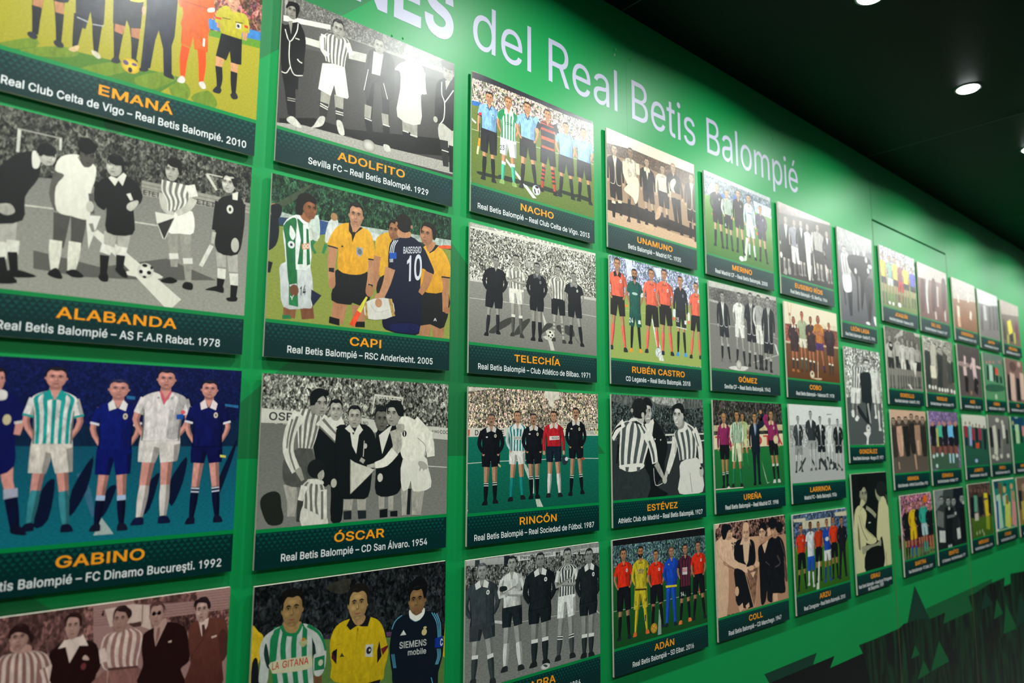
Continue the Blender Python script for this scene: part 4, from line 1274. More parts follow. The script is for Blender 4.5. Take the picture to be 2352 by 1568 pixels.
 ('RINCÓN', 'Real Betis Balompié – Real Sociedad de Fútbol. 1987', 'photo board on teal turf with a red shirted goalkeeper among black referees', 0.000, 1.007, 0.894, 1.715, """
C a09480 -5,-5,1010,-5,1010,990,-5,990 0.108,0.28,1.1
P d4ccba 555,-5,673,-1,672,42,627,50,626,95,590,83,582,45,555,39 s=0 t=0.3
P c8c0b0 -3,2,180,2,27,24,-3,25 s=0 t=0.4
P b8b4a0 662,171,1008,179,1008,185,662,178 s=0 t=0.3
P b8b4a0 662,184,1008,190,1008,196,662,191 s=0 t=0.3
P b8b4a0 662,197,1008,201,1008,207,662,204 s=0 t=0.3
G 0c6c58 -3,257,425,259,1012,254,1009,701,3,660 0.1,0,0.35 c2=085844
P d0cabc -4,217,276,214,726,222,1013,224,1012,254,726,256,261,259,-3,263 s=0 t=0.1
P c84830 0,225,11,225,9,260,1,260 s=0
X 1c1c20 46,254,69,254,26 D
X 1c1c20 222,250,246,250,25 E
X 7a7a70 873,246,977,247,19 CENTRAL
X b0a020 980,247,1005,247,23 K
S c8ccc0 -1,400,183,393,425,391,781,386,1010,392 3.7,3.7,3.7,3.7,3.7 s=0
P b0bcac 392,403,408,415,467,496,471,576,459,575,459,514,425,489,396,433 s=0 t=0.3
P c0c8b8 480,607,514,609,540,653,493,650 s=0 t=0.4
F 156,137,120,619,185,614,70.8 38383a,b08468,10141a,10141a,101418,14161a arm=b sl=l se=0.585 hem=0.45 st=0.76 col=c8c4bc badge=c8c4a8 top2=d0ccc4 hs=M lw=0.5
E c8c0b8 126,264,7.6,4.1
P c8b488 206,404,226,417,222,427,205,416 s=0
F 345,116,298,609,382,604,65.6 2a2420,c08e70,dcdcd8,dcd8d0,10857c,1a1c20 str=1a7a78 n=5 arm=b sl=l slc=b8ccc8 se=0.595 hem=0.45 st=0.745 col=dcdcd8 lw=0.55
P d8d4c4 317,259,379,261,379,279,317,277 s=0
X 1c2c40 319,274,377,276,12 EXPO92
F 466,128,450,605,493,603,69.9 30282a,b08468,10141a,10141a,101418,14161a arm=b sl=l se=0.59 hem=0.45 st=0.735 col=c8c4bc badge=c8c4a8 top2=d0ccc4 hs=M lw=0.5
E c8c0b8 435,246,8.5,4.3
F 624,111,584,603,673,605,69.9 221c1a,c08e70,b8202a,12202e,d8d2cc,1c2024 arm=d sl=l se=0.59 hem=0.415 st=0.73 col=ccc4bc lw=0.52
P d8d0c8 590,258,669,256,671,277,589,281 s=0 t=0.1
X 20202c 609,275,667,273,13 NIESSEN
P 26303a 693,377,720,371,743,397,729,419,697,419 t=0.4
E c8ccd0 729,390,13,11.6
F 811,86,764,603,859,598,68.4 221e1e,b08468,10141a,10141a,101418,14161a arm=b sl=l se=0.58 hem=0.45 st=0.765 col=c8c4bc badge=c8c4a8 top2=d0ccc4 hs=M lw=0.5
E c8c0b8 773,214,9.4,4.6
P b84030 862,381,886,390,876,401,862,396 s=0
"""),
 ('IBARRA', 'Real Betis Balompié – Sevilla FC. 1986', 'grey photo board of five men with crossed arms, lowest in the third column', -0.004, 1.002, 1.783, 2.585, """
C 6a6c68 -5,-5,1010,-5,1010,990,-5,990 0.074,0,1.0
P b0b2ac 0,-12,1006,2,1005,34,460,17,255,15,255,45,0,26 s=0 t=0.2 c2=989a94
P 8a8c88 -3,-14,1010,-3,1009,29,0,0 s=0 t=0.4
P c4c6c0 349,13,446,16,446,41,356,41 s=0
P c4c6c0 484,14,641,17,641,43,488,38 s=0
P c4c6c0 679,16,826,28,826,49,679,45 s=0
P c4c6c0 842,24,1005,29,1004,62,841,53 s=0
X 2a2e2e 373,33,442,35,17 Pera
X 2a2e2e 531,32,619,33,15 heladoS
X 2a2e2e 775,40,826,43,15 SAN
X 2a2e2e 848,46,886,48,15 MF
P 20262a 255,3,295,5,295,64,255,59 s=0 t=0.3
P 30363a 58,4,89,5,89,40,58,37 s=0 t=0.3
G 6e706c -3,173,418,211,1017,267,1008,769,-10,737 0.1,0,0.4 c2=7c7e78
P b8bab2 390,168,421,170,421,202,390,202 s=0
P c8cac0 -1,155,23,158,24,195,0,196 s=0
S b8bab2 180,327,391,360,646,369,829,371 4.1,3,3,2.5 s=0
P c8cac4 180,320,238,332,257,352,193,336 s=0
S c8cac4 974,388,1002,411 5.3,5.3
F 105,21,54,613,180,635,92.9 55585a,9a9c96,3a4448,363e42,3a4244,282c2e arm=b sl=l se=0.62 hem=0.5 st=0.755 col=dcdcd4 badge=dcdcd4 top=dadad2 lw=0.5 toe=0.4
F 310,6,265,593,374,606,78.4 1c2022,a0a29a,d4d6ce,1c262a,d8dad2,262c2e arm=c sl=l slc=d0d2ca se=0.605 hem=0.44 st=0.755 col=e0e0d8 lw=0.6
P 20282a 227,159,269,160,276,180,230,183 t=0.1
F 520,9,473,611,558,613,98.2 26282a,8e908a,1a2226,182024,222a2c,1c2022 arm=b sl=l se=0.62 hem=0.5 st=0.76 col=dcdcd4 badge=dcdcd4 top=dadad2 lw=0.56
F 736,6,659,613,768,619,80 202426,9a9c94,dcded6,e2e4dc,454c4c,24282a str=30383a n=6 arm=c sl=s se=0.62 hem=0.43 st=0.78 top2=dcdcd4 lw=0.6
F 918,25,869,638,925,643,87 1e2224,8e908a,1c2428,1a2226,2a3234,1c2022 arm=b sl=l se=0.61 hem=0.5 st=0.785 col=dcdcd4 badge=dcdcd4 top=dadad2 lw=0.6
E d8dad2 558,623,35.7,16.7 c2=b0b2aa
P 4a5254 540,614,558,612,576,624,561,628
"""),
 ('UNAMUNO', 'Betis Balompié – Madrid FC. 1935', 'brown sepia photo board with pale sky and men on dirt ground', 1.126, 2.112, -0.873, -0.065, """
G 8c6e56 -5,-5,1010,-5,1010,990,-5,990 0.15,0,0.35 c2=a08468
P dccdb4 -15,-9,985,-18,980,80,600,90,284,92,-17,112 s=0 t=0.1
C 5a4636 -17,106,284,78,600,80,980,72,980,197,596,176,282,160,-18,181 0.118,0,0.7
G 2c2018 3,491,273,470,584,484,994,507,991,565,581,567,270,563,1,562 0.125,0,0.6
G c0a080 1,562,371,569,990,587,999,643,368,649,0,644 0.1,0,0.3
P c4a080 521,442,576,417,551,498,497,523
E c8a884 432,590,52.3,24.4
F 76,96,61,626,134,601,68.6 3a2c24,b89c80,241c1c,241c1c,201a1a,c0a890 sl=l arm=d hem=0.52 se=0.7 st=0.74 trim=d8c8ac v=d8ccb8 vd=0.3 lw=0.62 top=d8c8ac
F 242,71,215,601,314,587,71.9 241a16,8c6e54,ddd0b4,2a201c,1e1818,3a2c24 sl=l arm=n hem=0.5 se=0.62 st=0.7 tex=0.9
P dccfb4 223,289,319,272,320,399,288,460,254,421,167,389,207,339 t=0.3
S d8ccb0 182,187,180,267,217,324 48.4,42.6,38.7
S d8ccb0 312,166,320,245 40.9,36.8
F 417,97,406,582,493,578,69.1 3c2c22,b89c80,241c1c,30261f,2a2020,241c18 sl=l arm=d hem=0.5 se=0.66 st=0.76 v=d8ccb0 vd=0.33 col=d8ccb0
F 596,102,581,567,648,575,70.2 3c2c22,b89c80,ddd0b6,2e2420,2a2020,3a2c24 sl=l arm=d hem=0.42 se=0.66 st=0.76
F 722,55,752,565,803,580,74.8 8a7058,b89c80,3a2e2a,2c2422,241c1c,241c18 sl=l arm=d hem=0.42 long=1
P dcceb4 683,210,730,171,752,194,721,244,737,276,692,265 t=0.2
F 944,78,919,579,977,597,72 5a4636,b89c80,4a3c34,302624,241c1c,241c18 sl=l arm=d hem=0.55 se=0.72 st=0.76 trim=d8c8ac v=d8c8ac vd=0.32
"""),
 ('RUBÉN CASTRO', 'CD Leganés – Real Betis Balompié. 2018', 'photo board with four referees in coral shirts and coral socks', 1.137, 2.125, -0.013, 0.821, """
C 9aa4bc -5,-5,1010,-5,1010,990,-5,990 0.087,0.35,0.85
P d8dce4 154,0,226,1,225,46,270,39,258,99,179,117 s=0 t=0.3
P d8dce4 453,10,548,8,546,62,493,77 s=0 t=0.3
G 8ca050 -7,251,343,236,983,222,995,666,2,671 0.1,0,0.15 c2=98a858
P d8dccc 420,369,440,380,497,517,549,653,497,653,474,571 s=0
S b8c490 135,348,360,343 2.6,2.6 s=0
P e88838 136,307,174,308,174,322,140,325 s=0
F 74,6,8,616,142,623,76.5 2a2220,c08a68,f0684c,201c1c,f06858,2a2a2c arm=b hem=0.415 se=0.62 st=0.72 badge=e0e0d8 col=1c1c1c
F 249,52,204,618,296,617,66.6 201a18,b07c58,10584c,0e5248,14181c,e09838 arm=b hem=0.53 se=0.69 st=0.68 hs=B
P d8d8d8 312,214,336,207,333,237,311,240 s=0
X dce4e0 185,421,227,422,30 24
P d8e0dc 278,399,306,398,305,425,278,423 s=0 t=0.6
E a8c4bc 249,224,29.5,9
F 430,23,366,611,489,589,74.1 2a2220,c08a68,f0684c,201c1c,f06858,2a2a2c arm=b hem=0.435 se=0.68 st=0.745 badge=8aa8d8
F 572,3,541,611,642,609,79.1 2a2220,c08a68,f0684c,201c1c,f06858,2a2a2c arm=b hem=0.42 se=0.65 st=0.74 badge=d8d4cc
F 758,23,713,605,799,605,67.3 241c1a,c08a68,262a30,22252a,1a1c20,4898d8 arm=d sl=l hem=0.45 se=0.64 st=0.7 badge=8a9298
X dcdcdc 703,361,732,363,30 25
P d8d8d8 798,344,826,343,825,372,796,371 s=0 t=0.6
S d8dcdc 697,399,823,406 5.5,5.5
P d8dcdc 665,281,694,281,686,339,665,335 t=0.2
P d8dcdc 840,288,863,285,860,347,841,343 t=0.2
E e07050 675,344,15.4,12.2
E e07050 850,352,16.1,12.4
F 951,42,870,610,980,608,68.4 2a2220,c08a68,f0684c,201c1c,f06858,2a2a2c arm=b hem=0.44 se=0.64 st=0.75 badge=e0e0e0
E e4e8e4 490,599,35.4,33.7 c2=c0c8c4
S 405858 474,578,490,602,515,590 3.5,3.5,3.5
S 405858 490,602,483,622 5,5
"""),
 ('ESTÉVEZ', 'Athletic Club de Madrid – Real Betis Balompié. 1927', 'dark grey photo board of two broad striped shirts shaking hands', 1.135, 2.130, 0.888, 1.712, """
C 3c4644 -5,-5,1010,-5,1010,990,-5,990 0.074,0,1.15
P 5c605c 3,1,1001,-5,998,56,736,76,441,59,204,78,2,43 s=0 t=1.2
P a0a29a 423,-3,739,-3,715,51,461,46 t=1.4
G 2a3030 -4,290,576,291,1012,238,988,663,-3,654 0.15,0,0.7
P c8c8be 546,247,1000,238,999,248,546,259 s=0
P c8c8be 555,297,639,294,639,310,559,311 s=0
P c8c8be 907,248,935,248,933,292,997,285,997,295,915,301 s=0
P 101618 317,186,417,147,496,203,560,291,563,354,528,441,520,516,441,587,561,648,301,653,328,437 t=0.1
P d8d6ca 326,186,417,147,426,172,388,266,354,235 s=0 t=0.1
S d8d6ca 416,191,398,266 5.9,5.9
S c8c6bc 411,470,426,580,503,571 5.1,5.1,4.2
E d8d6ca 432,281,7.1,5.6
E d8d6ca 493,286,6.2,5
H 359,105,41.7,73.4 b4b2a8 101618 d=0.2
P 101618 292,45,342,6,396,23,410,73,380,61,321,56
S e8e6dc 342,149,377,145 5,5
P 2c3434 1,482,327,473,340,655,-3,654 t=0.3
T dcdace 155,164,89,183,78,255,66,373,68,466 297,193,373,272,350,352,319,413,298,467 str=4c5454 n=4 ph=0.25 t=0.2
P dcdace 73,461,146,486,240,483,308,461,289,436,83,443 t=0.1
P 4c5454 123,456,160,457,150,486,127,486 s=0
P 4c5454 236,459,274,460,263,490,239,489 s=0
S dcdace 117,177,61,213,1,278 52.3,44.8,44.8
S 101618 89,195,34,219,-3,267 14.5,11.6,10.1
S 101618 63,314,42,431 19.6,12.5
S dcdace 335,235,401,328,427,439 85,75.6,60.5
S 4c5454 372,291,409,377,417,433 25.2,23.3,19.4
S dcdace 288,174,373,266,429,378 8.9,12.4,8.9
S 9a9a90 437,439,485,502,519,541 49.3,38.7,26.4 t=0.6
P d8d6ca 164,164,221,142,307,174,307,189,240,163,173,173 t=0.1
P b4b2a8 250,132,318,137,307,180,250,157
H 276,89,75.7,69 b4b2a8 181c1c hs=K
E b4b2a8 309,125,15.7,18.5
P d4d2c8 713,439,898,410,951,490,960,648,688,648,698,534 t=0.1
S 8a8a82 814,512,822,577,835,646 5.5,5.5,5.5
S d8d6ca 651,265,637,348,591,443,557,505 60.1,60.1,54.1,40.1
S b0aea4 666,291,646,380 14.7,14.7
S b4b2a8 557,492,529,547 32.6,28.7
T d8d6ca 691,214,641,246,680,342,698,426 787,167,897,219,902,331,887,410 str=4c5454 n=4 ph=0.15 t=0.2
S d8d6ca 874,212,937,318,948,451 62.6,55.9,44.7
S 4c5454 884,239,925,331 13,10.8
E b4b2a8 952,510,25.3,36.8
P d8d6ca 697,214,765,161,802,187,773,226,707,233 t=0.1
E 101618 946,484,16.1,9.2
P 8a8880 687,188,765,154,752,200,697,214
H 699,123,58.8,74.8 c4c2b8 101618 d=-0.7
P 101618 627,86,639,53,716,31,759,56,762,95,734,103,714,77,671,72
E b4b2a8 739,119,11,17
S e8e6dc 661,169,693,165 6.6,5.2
E b4b2a8 526,550,24.6,26
"""),
 ('ADÁN', 'Real Betis Balompié – SD Eibar. 2016', 'photo board with red referees, all yellow goalkeeper and blue tracksuit', 1.125, 2.106, 1.785, 2.583, """
C 4a6a6c -5,-5,1010,-5,1010,990,-5,990 0.087,0.4,1.0 c2=6a8684
P 141418 5,-6,995,-2,992,51,448,43,4,34 s=0 t=0.6
G 1a5a2a 1,161,551,210,988,245,983,655,-5,636 0.1,0,0.25 c2=14481e
S 9aac9a 0,419,227,423,542,426,984,420 3.8,3.8,3.8,3.8 s=0
P 8fa494 443,472,462,475,463,627,426,627 s=0 t=0.2
F 101,55,52,596,143,600,71.2 241c1a,b07c5c,e03018,14161c,14161a,18242a arm=b hem=0.425 se=0.68 st=0.745 badge=d8d8d0
F 267,57,202,598,318,600,68.6 1c1614,a87450,ccb82c,c8b428,ccb82c,e0662c arm=b sl=l hem=0.47 se=0.7 st=0.66 hs=B tex=0.5
P 4a3a18 206,313,320,323,320,334,205,323 s=0
X 2a3468 234,212,290,215,14 UED
X 3a4478 237,225,286,228,9 SPORTS
X 3a3020 203,413,220,413,23 13
X 2a2a20 297,404,327,402,21 W
E 1a6a50 328,207,10.3,11.3
S 241c30 304,483,305,523 10.2,8.1
F 423,94,372,606,479,589,71.7 241c1a,b07c5c,e03018,14161c,14161a,18242a arm=b hem=0.43 se=0.65 st=0.685 badge=d8d8d0
F 587,89,524,593,614,598,68.4 5a4030,b07c5c,1848b8,1c50c0,1848b8,16262c arm=b sl=l hem=0.515 long=1 col=1848b8
P d0c030 518,333,640,342,639,355,518,347 s=0
P c8c840 545,203,557,198,564,208 s=0
F 740,87,673,601,773,598,71.2 1e1816,b07c5c,282038,14181e,14161c,e8743a str=6a2028 n=4 arm=b hem=0.54 se=0.68 st=0.74
P d0c8c4 705,241,759,244,757,290,703,286 s=0
P b82838 707,248,756,251,756,270,706,266 s=0
X e8e0dc 708,264,755,266,13 AVIA
X d8dcdc 681,424,716,425,27 14
F 892,82,824,599,949,606,71.7 241c1a,b07c5c,e03018,14161c,14161a,18242a arm=b hem=0.42 se=0.67 st=0.73 badge=d8d8d0
P d8c838 886,431,900,433,897,449 s=0
P d84830 888,391,897,412,898,433,886,431 s=0
E d8a838 388,578,34.3,31 c2=a87820
S c84838 366,561,386,577,413,562 4.3,4.3,4.3
S 4a6a38 370,593,391,581,417,601 3.2,3.2,3.2
"""),
 ('MERINO', 'Real Madrid CF – Real Betis Balompié. 2000', 'photo board on vivid green grass with a ball cut by its lower edge', 2.238, 3.221, -0.866, -0.059, """
C 66747c -5,-5,1010,-5,1010,990,-5,990 0.074,0.3,0.8
P a8aeb0 -15,-4,978,0,976,30,-16,29 s=0 t=0.4
G 5a8a2c -3,191,411,177,983,182,1004,656,3,656 0.1,0,0.2 c2=3c6c24
P d8dcd8 68,108,137,71,138,151,42,167 t=0.5
P b8c4cc 705,84,984,94,983,182,724,179 s=0 t=0.8
E 3a62b0 247,153,25.9,20.6
E 3a62b0 426,132,24.6,28
P c4d0bc 566,421,603,428,564,614,526,627 s=0
E d8dcd4 490,612,34.6,20.6
P e06a40 83,322,111,320,110,343 s=0
P e06a40 730,348,760,346,754,368,732,369 s=0
F 166,61,128,573,226,575,75.8 3a3430,c09878,2c2830,242026,202024,202024 sl=l arm=b se=0.63 st=0.74 badge=b8b4b0
F 308,84,288,571,363,574,68.9 302826,c09878,d0d8c8,262428,1e2a28,202024 str=2a5a3c n=6 sl=l arm=b se=0.65 st=0.74 hem=0.42
F 471,46,439,571,530,579,74 4a3a30,c09878,382e30,2c2628,202024,202024 sl=l arm=d se=0.6 st=0.76 badge=a8a4a0
F 629,48,616,585,702,591,71.6 1c1818,c09878,c4d0d8,ccd6dc,ccd4d4,202024 sl=l arm=d se=0.66 st=0.78 logo=4a5a80
F 808,104,780,589,885,593,71.9 6a5a54,c09878,4a3c54,3a3040,2c2430,202024 sl=l arm=b se=0.6 st=0.74 badge=a8a4c0
X d8dcd8 267,387,285,387,23 6
"""),
 ('EUSEBIO RÍOS', 'Real Betis Balompié – SL Benfica. 1964', 'dark night photo board with a white shorts figure, top of sixth column', 3.342, 4.323, -0.867, -0.058, """
G 50463f -5,-5,1010,-5,1010,990,-5,990 0.15,0,0.2 c2=2c2624
P b4a8a0 -22,0,979,-3,976,22,482,58,-24,104 s=0 t=0.4 c2=6a5c54
F 121,103,70,631,149,619,90.3 6a6058,b8aca0,2a2422,2a2422,8a8480,8a8480 sl=l arm=d hem=0.5 se=0.72 st=0.78 v=dcd8d0 vd=0.4
F 272,102,252,618,335,605,87.2 5a504a,b8aca0,8c8a94,dcd8d4,6a6460,6a6460 sl=s arm=d hem=0.5 se=0.78 st=0.8
F 395,84,380,606,426,599,83.3 3a302c,b8aca0,2a2422,2a2422,8a8480,8a8480 sl=l arm=d hem=0.55 se=0.74 st=0.8 v=dcd8d0 vd=0.34
F 512,99,508,625,564,617,69.5 8a8078,b8aca0,d8d4ca,3a3432,8a8480,8a8480 sl=l arm=n hem=0.5 se=0.72 st=0.8
P d8d4ca 457,226,544,218,535,590,488,597,464,379 t=0.1
F 705,60,693,598,759,596,105.2 3a302c,b8aca0,d4d0c8,2c2624,8a8480,8a8480 str=5a504e n=6 sl=l arm=d hem=0.48 se=0.7 st=0.8
F 892,87,891,600,942,593,75 4a403a,b8aca0,2a2422,2a2422,7a7470,8a8480 sl=l arm=b hem=0.55 se=0.72 st=0.8 v=dcd8d0 vd=0.28
P c0bab0 827,427,866,453,858,589,834,514
P d0ccc4 603,332,635,544,610,552
E d8d4cc 21,471,20,26.8
E 9a948c 152,589,26.4,37.5
E 9a948c 86,607,26,29.7
G 2a2422 24,660,988,634,986,651,20,711 0.15,0,0.3
"""),
 ('GÓMEZ', 'Sevilla CF – Real Betis Balompié. 1943', 'grey photo board with pale ball at front and a white clad player', 2.254, 3.244, -0.009, 0.816, """
C 6a6862 -5,-5,1010,-5,1010,990,-5,990 0.13,0,0.8
P b8b6ac -13,-3,984,-4,981,32,528,36,-16,45 s=0 t=0.3
G 6c6a64 -6,158,398,153,991,151,994,654,3,656 0.1,0,0.3 c2=7c7a74
P a8a69c -5,139,122,145,121,161,-6,158 s=0 t=0.5
S b0aea4 1,327,507,313,994,355 3.4,3.4,3.4 s=0
P d0cec4 237,638,330,622,509,620,434,654,271,651 t=0.3
S c0beb4 586,578,996,484 6,6 s=0
P d0cec4 922,396,955,407,995,494,962,476 s=0
F 175,62,151,602,253,603,67.8 202020,9a988e,22262a,22262a,1c2022,6a6862 sl=l arm=d hem=0.5 se=0.64 st=0.74 trim=c8c8c0 v=dcdad0 vd=0.42 top=a8a69c
F 412,33,355,598,461,613,76.6 202020,9a988e,e0ded4,e0ded4,2a2e30,4a4a46 sl=s arm=b hem=0.45 se=0.62 st=0.77 top=8a8880
F 579,12,534,615,625,629,77.1 303030,9a988e,22262a,22262a,2a2e30,2a2c2c sl=l arm=f hem=0.56 se=0.65 st=0.78 trim=c8c8c0 v=dcdad0 vd=0.22 top=a8a69c
F 703,14,694,631,720,633,74.2 303030,9a988e,dcdad0,d8d6cc,2c3032,2a2c2c str=55555a n=6 sl=l arm=b hem=0.41 se=0.65 st=0.8 lw=0.5
F 848,14,782,626,855,642,81.9 303030,9a988e,22262a,1c2022,2c3032,2a2c2c sl=l arm=d hem=0.62 se=0.75 st=0.82 trim=c8c8c0 v=b8b6ac vd=0.25 top=a8a69c
E c8c4b8 374,611,37.9,36.3 c2=a09c92
"""),
 ('COBO', 'Real Betis Balompié – Valencia CF. 1978', 'orange brown faded colour photo board with cream sky and white ball', 3.370, 4.344, 0.005, 0.822, """
P d8ccb0 -22,-4,1003,-24,981,152,-27,197 s=0 t=0.05
G 6c4826 0,357,977,326,987,652,0,660 0.1,0,0.25 c2=5c3418
C 8a4a3a -6,194,352,171,979,168,978,318,-2,350 0.13,0.1,0.9
P c8b090 -1,340,978,314,980,330,0,359 s=0
P d8c8a8 620,135,968,122,971,161,632,172 s=0 t=0.5
S b08c70 61,7,78,128,94,184 5.7,5.7,5.7
S b08c70 126,6,100,125,101,183 5.7,5.7,5.7
E a07858 87,105,20.2,13.2
F 148,116,112,594,188,596,78.1 5a3424,b06848,382428,382428,3a3634,a86838 sl=l arm=b se=0.63 st=0.76 top=d8ccb8 hs=L badge=b08878 col=d8ccb8
F 301,52,265,588,347,587,77.7 5a2c1c,b06848,c8c8a8,dcd4bc,4c5448,4a3028 str=6a8458 n=6 sl=s arm=b se=0.6 st=0.77 hem=0.46 top=d8ccb8
F 456,81,416,575,485,578,83.4 3a2018,b06848,382428,382428,3a3634,4a3028 sl=l arm=c se=0.63 st=0.8 top=d8ccb8 hs=B
F 597,58,552,574,679,574,79.5 4a2818,b06848,d09030,4a2868,4a2868,3a2028 str=9a4030 n=6 sl=s arm=c se=0.61 st=0.88 hem=0.49 hs=L
F 806,100,786,586,843,591,82.9 5a3424,b06848,382428,382428,3a3634,4a3028 sl=l arm=b se=0.63 st=0.78 top=d8ccb8
S c8b090 558,480,546,623 12.6,15.7
P c8b090 471,631,612,626,594,642,485,641
E d8ccb0 440,603,41.6,35.5 c2=b8a888
E 4a3028 441,595,15.4,10.4
"""),
 ('UREÑA', 'Real Betis Balompié – Real Madrid CF. 1998', 'photo board with maroon referees and a man in dark suit waving', 2.256, 3.247, 0.883, 1.704, """
C 3a3a34 -5,-5,1010,-5,1010,990,-5,990 0.052,0.4,1.0
G 1c7034 -2,361,436,359,1000,337,991,658,-3,652 0.1,0,0.25 c2=1a6030
P d8c8a4 -1,259,468,251,995,242,993,337,461,346,-2,361 s=0 t=0.1
P c8b88c 3,187,995,168,991,215,1,229 s=0 t=0.4
X b84030 16,343,987,329,75 TOYOTA
P c8d0b0 647,451,668,503,721,627,759,622,720,633,688,568 s=0 t=0.2
F 134,90,110,642,157,632,72.2 8a6040,b08058,8c2858,14161a,1a1c20,1c1c20 sl=l arm=d hem=0.43 se=0.62 st=0.79 top2=d0ccc4 hs=A col=c8b090 d=0.3
F 391,87,381,508,463,510,63.1 4a3020,b08058,c8c898,c8c898,2a8048,2a6040 str=8ab068 n=5 sl=s arm=d se=0.62 st=0.72
F 311,70,235,641,346,643,75.4 1c1412,b08058,d8e0c8,d8d8b0,1f7a4c,1c2420 str=28784c n=6 sl=l slc=d8e0c8 arm=b hem=0.43 se=0.665 st=0.76 d=0.3
X 1c2838 286,425,301,426,30 4
S 28784c 279,314,258,450 13.5,15.7
F 566,79,541,639,605,635,72.8 241c18,b08058,14202c,121e2a,121e2a,101418 sl=l arm=l hem=0.55 long=1 v=9aa8b8 vd=0.33 d=-0.3
P 30506c 579,165,598,165,589,251,578,231 s=0
S 14202c 626,179,697,152,664,93 59.3,52.1,42.7
E b08058 659,74,20.1,15.8
F 814,53,835,632,900,631,79.7 2c241c,b08058,8c2858,14161a,1a1c20,c8c8c0 sl=l arm=r hem=0.42 se=0.62 st=0.74 top=c8c4bc col=c8b090 d=-0.4 badge=d0c8b0
E d8c8a0 878,289,39.4,34.6 c2=c0b088
S 8c2858 758,177,711,125,764,104 50.6,45.5,38
P d8d0c0 -2,643,369,644,368,650,-3,650 s=0
P d8d4c8 143,646,171,629,198,646
"""),
 ('LARRINOA', 'Madrid FC – Betis Balompié. 1936', 'bleached pale grey photo board with long shadows on the ground', 3.368, 4.340, 0.879, 1.697, """
G b8bab6 -5,-5,1010,-5,1010,990,-5,990 0.15,0,0.12 c2=8c8e8a
P d4d6d0 -12,-2,996,-11,975,150,566,170,4,191 s=0 t=0.1
C a0a29e -8,177,263,167,971,181,974,362,2,362 0.087,0,0.5
G a8aaa6 2,355,975,355,977,663,1,653 0.125,0,0.3
P 2c3234 116,549,234,448,247,462,152,543 t=0.2
P 2c3234 431,551,322,449,352,450,433,529 t=0.2
P 2c3234 615,556,487,452,534,453,634,534 t=0.2
P 2c3234 744,545,627,454,691,456,843,540 t=0.2
P 2c3234 923,564,782,501,847,503 t=0.2
F 143,93,79,568,176,564,65.2 5a5c58,a8aaa4,3a4244,8a8c88,5a6260,3a3e3e sl=l arm=b hem=0.54 se=0.69 st=0.8 v=dcded8 vd=0.36 badge=dcded8 trim=a8aaa6 lg=c8cac4
F 368,45,343,559,418,557,80.4 4a4c48,a8aaa4,30383a,9a9c98,b8bab4,5a5c58 sl=l arm=b hem=0.5 se=0.64 st=0.84 v=dcded8 vd=0.3 lg=c0c2bc
F 540,89,492,552,607,563,77.2 2c2e2c,a8aaa4,1e2628,1e2628,3a4040,3a3e3e sl=l arm=b hem=0.55 se=0.66 st=0.8 v=dcded8 vd=0.36 badge=dcded8 trim=a8aaa6 lg=c0c2bc
F 720,100,679,557,742,559,70.4 6a6c68,a8aaa4,d8dad4,d8dad4,6a706e,3a3e3e sl=l arm=b hem=0.5 se=0.66 st=0.85 lg=c8cac4
F 877,105,823,569,913,575,76 2c2e2c,a8aaa4,1e2628,1e2628,b8bab4,3a3e3e sl=l arm=b hem=0.52 se=0.66 st=0.76 v=dcded8 vd=0.34 badge=dcded8 trim=a8aaa6 lg=c0c2bc
S 8a8c88 672,73,769,69 10.5,7.5
E c0c2bc 717,529,28.8,18.9
"""),
